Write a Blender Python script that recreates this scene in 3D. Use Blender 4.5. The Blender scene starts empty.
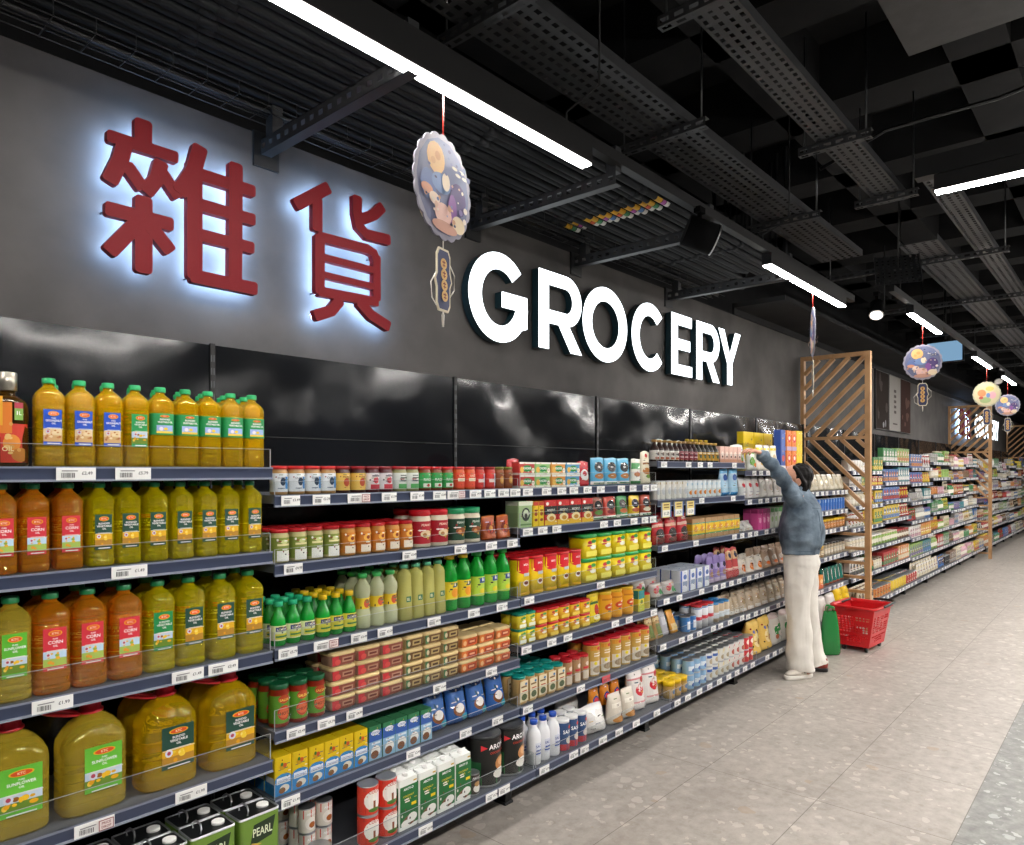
import bpy, math, random
from mathutils import Vector, Matrix, noise
from mathutils.bvhtree import BVHTree

random.seed(7)
SC = bpy.context.scene
COL = SC.collection
PI = math.pi


# ---------------------------------------------------------------- colour
def lin(hx):
    hx = hx.lstrip('#')
    o = []
    for i in (0, 2, 4):
        v = int(hx[i:i + 2], 16) / 255
        o.append(v / 12.92 if v <= .04045 else ((v + .055) / 1.055) ** 2.4)
    return (o[0], o[1], o[2], 1.0)


# ---------------------------------------------------------------- materials
def newmat(name):
    m = bpy.data.materials.new(name)
    m.use_nodes = True
    nt = m.node_tree
    return m, nt, nt.nodes['Principled BSDF']


def col_mat(name, rough, metal=0.0, trans=0.0, ior=1.45, coat=0.0, bump=0.0, spec=.5):
    """printed / moulded stock: colour comes from the mesh's own colour attribute"""
    m, nt, b = newmat(name)
    a = nt.nodes.new('ShaderNodeAttribute')
    a.attribute_name = 'Col'
    nt.links.new(a.outputs['Color'], b.inputs['Base Color'])
    b.inputs['Roughness'].default_value = rough
    b.inputs['Metallic'].default_value = metal
    b.inputs['Transmission Weight'].default_value = trans
    b.inputs['IOR'].default_value = ior
    b.inputs['Coat Weight'].default_value = coat
    b.inputs['Specular IOR Level'].default_value = spec
    if bump:
        n = nt.nodes.new('ShaderNodeTexNoise')
        n.inputs['Scale'].default_value = 40
        bp = nt.nodes.new('ShaderNodeBump')
        bp.inputs['Strength'].default_value = bump
        bp.inputs['Distance'].default_value = .004
        nt.links.new(n.outputs['Fac'], bp.inputs['Height'])
        nt.links.new(bp.outputs['Normal'], b.inputs['Normal'])
    return m


M = {}
M['print'] = col_mat('printed_card', .5)
M['gloss'] = col_mat('moulded_plastic', .28)
M['film'] = col_mat('plastic_film', .24, coat=.35, bump=.55)
M['metal'] = col_mat('bare_metal', .32, metal=.9)
M['black'] = col_mat('painted_steel', .42)
M['liquid'] = col_mat('oil_in_bottle', .02, trans=.72, ior=1.38)
M['red'] = col_mat('sign_red', .55, spec=.25)
M['matte'] = col_mat('matte_print', .9, spec=.1)
M['juice'] = col_mat('juice_in_bottle', .12, trans=.5, ior=1.34)


def clear_mat():
    m = bpy.data.materials.new('clear_acrylic')
    m.use_nodes = True
    nt = m.node_tree
    nt.nodes.clear()
    out = nt.nodes.new('ShaderNodeOutputMaterial')
    tr = nt.nodes.new('ShaderNodeBsdfTransparent')
    tr.inputs['Color'].default_value = (.965, .975, .975, 1)
    gl = nt.nodes.new('ShaderNodeBsdfGlossy')
    gl.inputs['Roughness'].default_value = .06
    mx = nt.nodes.new('ShaderNodeMixShader')
    mx.inputs[0].default_value = .03
    nt.links.new(tr.outputs[0], mx.inputs[1])
    nt.links.new(gl.outputs[0], mx.inputs[2])
    nt.links.new(mx.outputs[0], out.inputs['Surface'])
    return m


M['clear'] = clear_mat()


def emit_mat(name, hx, strength):
    m = bpy.data.materials.new(name)
    m.use_nodes = True
    nt = m.node_tree
    nt.nodes.clear()
    out = nt.nodes.new('ShaderNodeOutputMaterial')
    e = nt.nodes.new('ShaderNodeEmission')
    e.inputs['Color'].default_value = lin(hx)
    e.inputs['Strength'].default_value = strength
    nt.links.new(e.outputs[0], out.inputs['Surface'])
    return m


M['tube'] = emit_mat('light_tube', '#fffaf5', 84)
M['tubeb'] = emit_mat('aisle_light_tube', '#fffaf5', 245)
M['halo'] = emit_mat('halo_led', '#a9ceff', 44)
M['face'] = emit_mat('letter_face', '#f4fbff', 3.2)
M['spotlens'] = emit_mat('spot_lens', '#fff6ea', 5)
M['screen'] = emit_mat('screen_glow', '#8fb9dc', .75)


def noise_mat(name, c0, c1, rough, scale, metal=0.0, detail=6, bump=0.0, spec=.5, stretch=(1, 1, 1), bdist=.01):
    m, nt, b = newmat(name)
    tc = nt.nodes.new('ShaderNodeNewGeometry')
    mp = nt.nodes.new('ShaderNodeMapping')
    mp.inputs['Scale'].default_value = stretch
    nt.links.new(tc.outputs['Position'], mp.inputs['Vector'])
    n = nt.nodes.new('ShaderNodeTexNoise')
    n.inputs['Scale'].default_value = scale
    n.inputs['Detail'].default_value = detail
    nt.links.new(mp.outputs[0], n.inputs['Vector'])
    r = nt.nodes.new('ShaderNodeValToRGB')
    r.color_ramp.elements[0].color = lin(c0)
    r.color_ramp.elements[0].position = .3
    r.color_ramp.elements[1].color = lin(c1)
    r.color_ramp.elements[1].position = .72
    nt.links.new(n.outputs['Fac'], r.inputs['Fac'])
    nt.links.new(r.outputs['Color'], b.inputs['Base Color'])
    b.inputs['Roughness'].default_value = rough
    b.inputs['Metallic'].default_value = metal
    b.inputs['Specular IOR Level'].default_value = spec
    if bump:
        bp = nt.nodes.new('ShaderNodeBump')
        bp.inputs['Strength'].default_value = bump
        bp.inputs['Distance'].default_value = bdist
        nt.links.new(n.outputs['Fac'], bp.inputs['Height'])
        nt.links.new(bp.outputs['Normal'], b.inputs['Normal'])
    return m


M['plaster'] = noise_mat('grey_plaster', '#444241', '#5d5a58', .8, 2.6, detail=9, bump=.12, spec=.3)
M['dark'] = noise_mat('dark_ceiling_paint', '#222223', '#2c2c2d', .85, 3, spec=.2)
M['panel'] = noise_mat('black_back_panel', '#0d0f12', '#12151a', .15, 1.9, bump=.8, spec=.36, bdist=.06, detail=1.5)
M['steel'] = noise_mat('dark_galvanised', '#343537', '#3e3f41', .5, 12, metal=.2)
M['trunk'] = noise_mat('black_trunking', '#0b0b0c', '#101011', .55, 8)
M['pipe'] = noise_mat('grey_pipe', '#15171a', '#1c1f23', .65, 9, spec=.25)
M['wood'] = noise_mat('oak_slat', '#a37a52', '#c39a6e', .5, 7, stretch=(1, 1, 1), detail=8)
M['denim'] = noise_mat('washed_denim', '#3b4a58', '#8192a0', .85, 8, detail=9, bump=.9, bdist=.02)
M['cotton'] = noise_mat('white_cotton', '#dad5cc', '#e6e2da', .85, 14, bump=.08)
M['skin'] = noise_mat('skin', '#c98f74', '#d39c82', .5, 20)
M['hair'] = noise_mat('dark_hair', '#080606', '#100c0b', .55, 30, stretch=(6, 6, .6), spec=.2)
M['redplastic'] = noise_mat('red_basket_plastic', '#c3141c', '#cf1a22', .35, 4)
M['shelfsteel'] = noise_mat('grey_shelf_steel', '#55585e', '#5f6268', .45, 10)


def floor_mat():
    m, nt, b = newmat('terrazzo_tile')
    N = nt.nodes.new
    L = nt.links.new
    geo = N('ShaderNodeNewGeometry')
    sep = N('ShaderNodeSeparateXYZ')
    L(geo.outputs['Position'], sep.inputs[0])

    def math_(op, a, b_=None, clamp=False):
        n = N('ShaderNodeMath')
        n.operation = op
        n.use_clamp = clamp
        for i, v in enumerate((a, b_)):
            if v is None:
                continue
            if isinstance(v, (int, float)):
                n.inputs[i].default_value = v
            else:
                L(v, n.inputs[i])
        return n.outputs[0]

    def mixc(f, a, b_):
        n = N('ShaderNodeMix')
        n.data_type = 'RGBA'
        L(f, n.inputs['Factor'])
        for k, v in ((6, a), (7, b_)):
            if isinstance(v, str):
                n.inputs[k].default_value = lin(v)
            else:
                L(v, n.inputs[k])
        return n.outputs[2]

    # tile grid (row lines along the aisle, cross seams across it)
    def line(sock, off, pitch, half):
        t = math_('DIVIDE', math_('SUBTRACT', sock, off), pitch)
        fr = math_('FRACT', t)
        dd = math_('ABSOLUTE', math_('SUBTRACT', fr, .5))
        return math_('GREATER_THAN', dd, .5 - half / pitch), math_('FLOOR', t)
    ly, iy = line(sep.outputs['Y'], 1.153, .561, .0018)
    lx, ix = line(sep.outputs['X'], 3.486, 1.282, .0018)
    lh, ih = line(sep.outputs['X'], 3.486, .641, .0018)
    row = math_('LESS_THAN', math_('ABSOLUTE', math_('ADD', iy, 1.0)), .5)
    lx = math_('MAXIMUM', lx, math_('MULTIPLY', lh, row))
    # the pale beige field
    n1 = N('ShaderNodeTexNoise')
    n1.inputs['Scale'].default_value = 2.2
    n1.inputs['Detail'].default_value = 7
    L(geo.outputs['Position'], n1.inputs['Vector'])
    n2 = N('ShaderNodeTexNoise')
    n2.inputs['Scale'].default_value = 16
    n2.inputs['Detail'].default_value = 8
    n2.inputs['Roughness'].default_value = .7
    L(geo.outputs['Position'], n2.inputs['Vector'])

    def ramp(sock, stops):
        r = N('ShaderNodeValToRGB')
        els = r.color_ramp.elements
        for i, (p, c) in enumerate(stops):
            e = els[i] if i < 2 else els.new(p)
            e.position = p
            e.color = lin(c)
        L(sock, r.inputs['Fac'])
        return r.outputs['Color']
    base = ramp(n2.outputs['Fac'], [(.3, '#857e76'), (.48, '#a59e96'), (.6, '#b3ada5'), (.75, '#c6c0b8')])
    big = ramp(n1.outputs['Fac'], [(.35, '#9a938b'), (.65, '#b5aea6')])
    mm = N('ShaderNodeMix')
    mm.data_type = 'RGBA'
    mm.inputs['Factor'].default_value = .4
    L(base, mm.inputs[6])
    L(big, mm.inputs[7])
    c = mm.outputs[2]

    def chips(scale, thr, seedoff):
        mp = N('ShaderNodeMapping')
        mp.inputs['Location'].default_value = (seedoff, seedoff * .7, 0)
        L(geo.outputs['Position'], mp.inputs['Vector'])
        dn = N('ShaderNodeTexNoise')
        dn.inputs['Scale'].default_value = scale * 1.3
        L(mp.outputs[0], dn.inputs['Vector'])
        ad = N('ShaderNodeVectorMath')
        ad.operation = 'MULTIPLY_ADD'
        L(dn.outputs['Color'], ad.inputs[0])
        ad.inputs[1].default_value = (.06, .06, 0)
        L(mp.outputs[0], ad.inputs[2])
        v = N('ShaderNodeTexVoronoi')
        v.inputs['Scale'].default_value = scale
        L(ad.outputs[0], v.inputs['Vector'])
        rnd = N('ShaderNodeSeparateColor')
        L(v.outputs['Color'], rnd.inputs[0])
        sel = math_('GREATER_THAN', rnd.outputs[0], thr)
        rad = math_('MULTIPLY', rnd.outputs[1], .42)
        inside = math_('LESS_THAN', v.outputs['Distance'], rad)
        return math_('MULTIPLY', sel, inside)
    c = mixc(math_('MULTIPLY', chips(7, .6, 9.3), .3), c, '#958d84')
    c = mixc(math_('MULTIPLY', chips(13, .62, 3.1), .5), c, '#cdc7bf')
    c = mixc(math_('MULTIPLY', chips(24, .7, 8.4), .45), c, '#d8d1c6')
    c = mixc(math_('MULTIPLY', chips(10, .93, 1.7), .4), c, '#a98f70')
    c = mixc(math_('MULTIPLY', chips(22, .8, 5.2), .35), c, '#8f857a')
    # the grey-blue zone along the open side of the aisle
    g = ramp(n2.outputs['Fac'], [(.3, '#70706e'), (.5, '#868682'), (.7, '#9d9c98')])
    g = mixc(math_('MULTIPLY', chips(11, .7, 3.1), .6), g, '#b9bbba')
    g = mixc(math_('MULTIPLY', chips(19, .75, 8.4), .6), g, '#c9cac8')
    g = mixc(math_('MULTIPLY', chips(30, .6, 2.2), .5), g, '#c4c4c0')
    g = mixc(math_('MULTIPLY', chips(16, .8, 6.6), .5), g, '#6c6d6b')
    zone = math_('LESS_THAN', sep.outputs['Y'], .592)
    c = mixc(zone, c, g)
    seam = math_('MAXIMUM', lx, ly)
    c = mixc(math_('MULTIPLY', seam, .75), c, '#5d564e')
    L(c, b.inputs['Base Color'])
    b.inputs['Roughness'].default_value = .42
    b.inputs['Specular IOR Level'].default_value = .4
    return m


M['floor'] = floor_mat()


# ---------------------------------------------------------------- mesh builder
class MB:
    def __init__(s):
        s.v, s.f, s.c, s.m, s.s = [], [], [], [], []

    def face(s, idx, col, mat, smooth=False):
        s.f.append(tuple(idx))
        s.c.append(col)
        s.m.append(mat)
        s.s.append(smooth)

    def quad(s, pts, col, mat='print', smooth=False):
        b = len(s.v)
        s.v += [tuple(p) for p in pts]
        s.face(range(b, b + len(pts)), col, mat, smooth)

    def extend(s, o):
        b = len(s.v)
        s.v += o.v
        s.f += [tuple(i + b for i in f) for f in o.f]
        s.c += o.c
        s.m += o.m
        s.s += o.s
        return s

    def box(s, x0, y0, z0, x1, y1, z1, col='#808080', mat='print'):
        b = len(s.v)
        s.v += [(x0, y0, z0), (x1, y0, z0), (x1, y1, z0), (x0, y1, z0), (x0, y0, z1), (x1, y0, z1), (x1, y1, z1), (x0, y1, z1)]
        for q in ((3, 2, 1, 0), (4, 5, 6, 7), (0, 1, 5, 4), (1, 2, 6, 5), (2, 3, 7, 6), (3, 0, 4, 7)):
            s.face([b + i for i in q], col, mat)
        return s

    def loft(s, secs, seg=16, col='#ffffff', mat='gloss', cap0=True, cap1=True, smooth=True, cols=None):
        """secs: (w, d, z, n[, cx, cy]); cols: colour of each band"""
        rings = []
        for sec in secs:
            w, d, z, n = sec[:4]
            cx, cy = (sec[4], sec[5]) if len(sec) > 4 else (0, 0)
            b = len(s.v)
            for k in range(seg):
                t = 2 * PI * (k + .5) / seg
                ct, st = math.cos(t), math.sin(t)
                x = math.copysign(abs(ct) ** (2 / n), ct) * w / 2 + cx
                y = math.copysign(abs(st) ** (2 / n), st) * d / 2 + cy
                s.v.append((x, y, z))
            rings.append(b)
        for i in range(len(rings) - 1):
            a, b = rings[i], rings[i + 1]
            cc = cols[i] if cols else col
            for k in range(seg):
                k2 = (k + 1) % seg
                s.face((a + k, a + k2, b + k2, b + k), cc, mat, smooth)
        if cap0:
            s.face([rings[0] + k for k in reversed(range(seg))], cols[0] if cols else col, mat)
        if cap1:
            s.face([rings[-1] + k for k in range(seg)], cols[-1] if cols else col, mat)
        return s

    def lathe(s, prof, seg=16, col='#ffffff', mat='gloss', cols=None, cap0=True, cap1=True):
        return s.loft([(2 * r, 2 * r, z, 2) for r, z in prof], seg, col, mat, cap0, cap1, True, cols)

    def tube(s, pts, rad, seg=8, col='#808080', mat='gloss', up=(0, 0, 1), rnd=False, closed=False):
        P = [Vector(p) for p in pts]
        R = [(r if isinstance(r, (tuple, list)) else (r, r)) for r in (rad if isinstance(rad, list) else [rad] * len(P))]
        if rnd:
            d0 = (P[0] - P[1]).normalized()
            d1 = (P[-1] - P[-2]).normalized()
            a, b = min(R[0]), min(R[-1])
            P = [P[0] + d0 * a * .95, P[0] + d0 * a * .7] + P + [P[-1] + d1 * b * .7, P[-1] + d1 * b * .95]
            R = [(R[0][0] * .3, R[0][1] * .3), (R[0][0] * .72, R[0][1] * .72)] + R + [(R[-1][0] * .72, R[-1][1] * .72), (R[-1][0] * .3, R[-1][1] * .3)]
        U = Vector(up)
        n = len(P)
        rings = []
        for i in range(n):
            if closed:
                t = (P[(i + 1) % n] - P[i - 1]).normalized()
            else:
                t = (P[min(i + 1, n - 1)] - P[max(i - 1, 0)]).normalized()
            sd = U.cross(t)
            if sd.length < .05:
                sd = Vector((1, 0, 0)).cross(t) if abs(t.x) < .9 else Vector((0, 1, 0)).cross(t)
            sd.normalize()
            ot = t.cross(sd)
            b = len(s.v)
            for k in range(seg):
                a = 2 * PI * k / seg
                s.v.append(tuple(P[i] + sd * math.cos(a) * R[i][0] + ot * math.sin(a) * R[i][1]))
            rings.append(b)
        for i in range(n if closed else n - 1):
            a, b = rings[i], rings[(i + 1) % n]
            for k in range(seg):
                k2 = (k + 1) % seg
                s.face((a + k, a + k2, b + k2, b + k), col, mat, True)
        if not closed:
            s.face([rings[0] + k for k in reversed(range(seg))], col, mat)
            s.face([rings[-1] + k for k in range(seg)], col, mat)
        return s

    def ball(s, c, r, seg=12, rings=8, col='#ffffff', mat='gloss', M3=None):
        rr = r if isinstance(r, (tuple, list)) else (r, r, r)
        b = len(s.v)
        c = Vector(c)

        def put(x, y, z):
            v = Vector((x * rr[0], y * rr[1], z * rr[2]))
            if M3 is not None:
                v = M3 @ v
            s.v.append(tuple(c + v))
        put(0, 0, -1)
        for i in range(1, rings):
            ph = -PI / 2 + PI * i / rings
            for k in range(seg):
                t = 2 * PI * k / seg
                put(math.cos(ph) * math.cos(t), math.cos(ph) * math.sin(t), math.sin(ph))
        put(0, 0, 1)
        top = len(s.v) - 1
        for k in range(seg):
            k2 = (k + 1) % seg
            s.face((b, b + 1 + k2, b + 1 + k), col, mat, True)
            for i in range(rings - 2):
                a = b + 1 + i * seg
                s.face((a + k, a + k2, a + seg + k2, a + seg + k), col, mat, True)
            a = b + 1 + (rings - 2) * seg
            s.face((a + k, a + k2, top), col, mat, True)
        return s

    def prism(s, poly, y0, y1, col, mat='print', colb=None, matb=None, mats=None, cols=None):
        """poly in (x,z), extruded y0 (front, towards -Y) to y1 (back)"""
        b = len(s.v)
        n = len(poly)
        s.v += [(x, y0, z) for x, z in poly] + [(x, y1, z) for x, z in poly]
        s.face([b + i for i in range(n)], col, mat)
        s.face([b + n + i for i in reversed(range(n))], colb or col, matb or mat)
        for i in range(n):
            j = (i + 1) % n
            s.face((b + i, b + n + i, b + n + j, b + j), cols or col, mats or mat)
        return s

    def mesh(s, name):
        me = bpy.data.meshes.new(name)
        me.from_pydata(s.v, [], s.f)
        keys = sorted(set(s.m))
        for k in keys:
            me.materials.append(M[k])
        ki = {k: i for i, k in enumerate(keys)}
        me.polygons.foreach_set('material_index', [ki[k] for k in s.m])
        me.polygons.foreach_set('use_smooth', s.s)
        at = me.color_attributes.new('Col', 'FLOAT_COLOR', 'CORNER')
        cache = {}
        buf = []
        for f, c in zip(s.f, s.c):
            if c not in cache:
                cache[c] = list(lin(c))
            buf += cache[c] * len(f)
        at.data.foreach_set('color', buf)
        me.update()
        return me


def link(name, me, parent=None, loc=(0, 0, 0), rot=(0, 0, 0)):
    o = bpy.data.objects.new(name, me)
    COL.objects.link(o)
    o.location = loc
    o.rotation_euler = rot
    if parent:
        o.parent = parent
    return o


def struct(name, me):
    o = link(name, me)
    o['kind'] = 'structure'
    return o


USED = {}


def tag(o, label, cat, group=None, shared=False):
    n = len(label.split())
    if not 4 <= n <= 16:
        print('LABEL LENGTH', n, label)
    if label in USED and not shared:
        print('SAME LABEL', label)
    USED[label] = 1
    o['label'] = label
    o['category'] = cat
    if group:
        o['group'] = group
    return o


# ---------------------------------------------------------------- lettering
_T = {}


def text_geo(t, bold=.015, res=2):
    k = (t, bold, res)
    if k not in _T:
        cu = bpy.data.curves.new('t', 'FONT')
        cu.body = t
        cu.resolution_u = res
        cu.offset = bold
        cu.align_x = 'CENTER'
        ob = bpy.data.objects.new('t', cu)
        COL.objects.link(ob)
        me = bpy.data.meshes.new_from_object(ob)
        bpy.data.objects.remove(ob)
        bpy.data.curves.remove(cu)
        vs = [(v.co.x, v.co.y) for v in me.vertices]
        fs = [tuple(p.vertices) for p in me.polygons]
        bpy.data.meshes.remove(me)
        if vs:
            x0, x1 = min(v[0] for v in vs), max(v[0] for v in vs)
            y0, y1 = min(v[1] for v in vs), max(v[1] for v in vs)
            H = max(y1 - y0, 1e-6)
            vs = [((x - (x0 + x1) / 2) / H, (y - (y0 + y1) / 2) / H) for x, y in vs]
        _T[k] = (vs, fs)
    return _T[k]


def decal(mb, items, mp, mat='print', curved=False, nx=6, nz=1, e0=.0006):
    """flat print laid on a surface. mp(x, z, lift) -> point.  items, bottom layer first:
    ('r',x0,z0,x1,z1,col) ('e',cx,cz,rx,rz,col) ('t',text,cx,cz,h,col[,maxw]) ('p',[(x,z)..],col)"""
    for L, it in enumerate(items):
        e = e0 + .00035 * L
        k = it[0]
        if k == 'r':
            _, x0, z0, x1, z1, c = it
            a = nx if curved else 1
            bz = nz if curved else 1
            for i in range(a):
                for j in range(bz):
                    xa, xb = x0 + (x1 - x0) * i / a, x0 + (x1 - x0) * (i + 1) / a
                    za, zb = z0 + (z1 - z0) * j / bz, z0 + (z1 - z0) * (j + 1) / bz
                    mb.quad([mp(xa, za, e), mp(xb, za, e), mp(xb, zb, e), mp(xa, zb, e)], c, mat, curved)
        elif k == 'e':
            _, cx, cz, rx, rz, c = it
            if curved and rx > .004:
                rows = 7
                zz = [cz - rz * math.cos(PI * q / rows) for q in range(rows + 1)]
                hw = [rx * math.sin(PI * q / rows) for q in range(rows + 1)]
                hw[0] = hw[-1] = rx * .12
                m_ = 5
                for j in range(rows):
                    for i in range(m_):
                        a0, a1 = -1 + 2 * i / m_, -1 + 2 * (i + 1) / m_
                        mb.quad([mp(cx + hw[j] * a0, zz[j], e), mp(cx + hw[j] * a1, zz[j], e), mp(cx + hw[j + 1] * a1, zz[j + 1], e), mp(cx + hw[j + 1] * a0, zz[j + 1], e)], c, mat, True)
            else:
                mb.quad([mp(cx + rx * math.cos(2 * PI * q / 14), cz + rz * math.sin(2 * PI * q / 14), e) for q in range(14)], c, mat)
        elif k == 'p':
            mb.quad([mp(x, z, e) for x, z in it[1]], it[2], mat)
        elif k == 't':
            _, t, cx, cz, hh, c = it[:6]
            vs, fs = text_geo(t)
            if not vs:
                continue
            sx = hh
            if len(it) > 6:
                wd = (max(v[0] for v in vs) - min(v[0] for v in vs)) * hh
                if wd > it[6]:
                    sx = hh * it[6] / wd
            b = len(mb.v)
            mb.v += [mp(cx + x * sx, cz + z * hh, e) for x, z in vs]
            for f in fs:
                mb.face([b + i for i in f], c, mat)
    return mb


def flat(y):
    return lambda x, z, e: (x, y - e, z)


def cyl(r, z0=0):
    return lambda x, z, e: ((r + e) * math.sin(x / r), -(r + e) * math.cos(x / r), z)
# ---------------------------------------------------------------- products
class Proto:
    def __init__(s, name, cat, look, w, d, h, parts, merge=False):
        """parts: [(part name, MB)], the first is the body; a trailing dict may nest sub-parts"""
        s.name, s.cat, s.look, s.w, s.d, s.h = name, cat, look, w, d, h
        if merge:
            mb = MB()
            for p in parts:
                mb.extend(p[1])
            s.body, s.parts = mb.mesh(name), []
        else:
            s.body = parts[0][1].mesh(name)
            s.parts = [(p[0], p[1].mesh(p[0])) for p in parts[1:]]

    def put(s, x, y, z, rz, label, group=None, rx=0.0):
        o = link(s.name, s.body, None, (x, y, z), (rx, 0, rz))
        tag(o, label, s.cat, group)
        for n, me in s.parts:
            link(n, me, o)
        return o


def nuts(x0, z0, x1, z1, cols, n, sd, r0=.004, r1=.008):
    rr = random.Random(sd)
    return [('e', rr.uniform(x0 + r1, x1 - r1), rr.uniform(z0 + r1 * .7, z1 - r1 * .7), rr.uniform(r0, r1), rr.uniform(r0, r1) * .75, rr.choice(cols)) for _ in range(n)]


def oil_label(mb, y, cx, z0, w, h, col, lines, pic, foot=None):
    """tall label: coloured head with oval mark and title, picture below, coloured foot"""
    x0, x1 = cx - w / 2, cx + w / 2
    zs = z0 + h * .46
    it = [('r', x0, z0, x1, z0 + h, col), ('r', x0, z0 + h * .1, x1, zs, pic[0])]
    it += [('r', x0, z0 + h * .1, x1, z0 + h * .28, pic[1])]
    it += nuts(x0, z0 + h * .1, x1, zs, pic[2], pic[3], 5, w * .05, w * .11)
    it += [('e', x0 + w * .2, z0 + h * .38, w * .12, w * .12, '#d9dcea'), ('e', x0 + w * .2, z0 + h * .38, w * .06, w * .06, '#b3425a')]
    it += [('e', cx, z0 + h * .88, w * .3, h * .07, '#f3c01d'), ('e', cx, z0 + h * .88, w * .26, h * .056, '#e2561b'), ('t', 'KTC', cx, z0 + h * .88, h * .055, '#fff3d0')]
    zz = z0 + h * .77
    for t, f in lines:
        it.append(('t', t, cx, zz - h * f / 2, h * f, '#ffffff', w * .88))
        zz -= h * (f + .022)
    it += [('r', x0 + w * .15, z0 + h * .035, x1 - w * .15, z0 + h * .06, '#f2f2ee'), ('r', x0 + w * .12, z0 + h * .475, x1 - w * .12, z0 + h * .485, '#f2f2ee'), ('r', x0, zs - h * .006, x1, zs + h * .006, '#e8e6dc')]
    decal(mb, it, flat(y))


def oil_bottle(look, w, h, oil, col, lines, pic, wrap=None, cap='#2fae6a', lh=.4, lz=.24, lw=.62):
    d = w * .96
    b = MB()
    n = 3.6
    S = []
    for z, s in ((0, .88), (.012, 1), (.085, 1), (.095, .93), (.105, 1), (.15, 1), (.16, .94), (.17, 1), (.215, 1), (.225, .95), (.235, .985), (.30, .985), (.64, .985), (.66, 1), (.68, 1), (.692, .925), (.704, 1), (.72, 1), (.73, .96), (.74, 1), (.765, 1)):
        S.append((w * s, d * s, z * h, n))
    for z, s, nn in ((.80, .97, 3.2), (.84, .83, 2.8), (.875, .62, 2.4), (.90, .45, 2), (.91, .37, 2), (.945, .36, 2)):
        S.append((w * s, d * s, z * h, nn))
    b.loft(S, 20, oil, 'liquid')
    c = MB()
    r = .225 * w
    c.lathe([(r * .98, .938 * h), (r, .945 * h), (r, .99 * h), (r * .9, h)], 14, cap, 'gloss')
    lb = MB()
    if wrap:
        lb.loft([(w * 1.005, d * 1.005, .40 * h, n), (w * 1.005, d * 1.005, .665 * h, n)], 20, wrap, 'print', False, False)
        x0, x1 = -w * .33, w * .33
        decal(lb, [('r', x0, .42 * h, x1, .52 * h, '#9db7e8'), ('r', x0, .42 * h, x1, .445 * h, '#f0d34a'), ('e', -.01, .475 * h, .006, .006, '#e5e3f0'), ('e', .003, .475 * h, .006, .004, '#f2cf3a'),
                   ('e', 0, .632 * h, w * .2, .016 * h, '#f3c01d'), ('e', 0, .632 * h, w * .17, .0125 * h, '#e2561b'), ('t', 'KTC', 0, .632 * h, .013 * h, '#fff3d0'),
                   ('t', 'BLENDED', 0, .592 * h, .021 * h, '#ffffff', w * .6), ('t', 'VEGETABLE OIL', 0, .558 * h, .024 * h, '#ffffff', w * .62)], flat(-d / 2 - .0006))
    else:
        oil_label(lb, -d / 2, 0, lz * h, w * lw, lh * h, col, lines, pic)
    return Proto('oil_bottle', 'bottle', look, w, d, h, [('body', b), ('cap', c), ('label', lb)])


def oil_jug(look, w, d, h, oil, col, lines, pic):
    b = MB()
    S = []
    for z, s in ((0, .9), (.01, .97), (.03, 1), (.20, 1), (.215, .975), (.23, 1), (.29, 1), (.305, .975), (.32, 1), (.38, 1), (.395, .975), (.41, 1), (.47, 1), (.485, .975), (.50, 1), (.62, 1), (.68, .97), (.75, .86), (.82, .66), (.865, .45), (.885, .34), (.905, .33)):
        S.append((w * s, d * (s if s > .7 else s * 1.05), z * h, 3.4 if z < .7 else 2.6))
    b.loft(S, 24, oil, 'liquid')
    c = MB()
    c.lathe([(.031, .90 * h), (.033, .905 * h), (.033, .925 * h), (.027, .93 * h), (.027, .985 * h), (.023, h)], 18, '#c41e2c', 'gloss')
    hd = MB()
    pts = [(-.03 - .045 * (1 - math.cos(t)), .026 * math.sin(t) * (1.1), .905 * h + .012 * (1 - math.cos(t))) for t in [2 * PI * k / 18 for k in range(18)]]
    hd.tube(pts, .0055, 6, '#c41e2c', 'gloss', closed=True)
    lb = MB()
    oil_label(lb, -d / 2 - .001, .012, .2 * h, w * .56, .42 * h, col, lines, pic)
    return Proto('oil_jug', 'bottle', look, w, d, h, [('body', b), ('cap', c), ('handle', hd), ('label', lb)])


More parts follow.
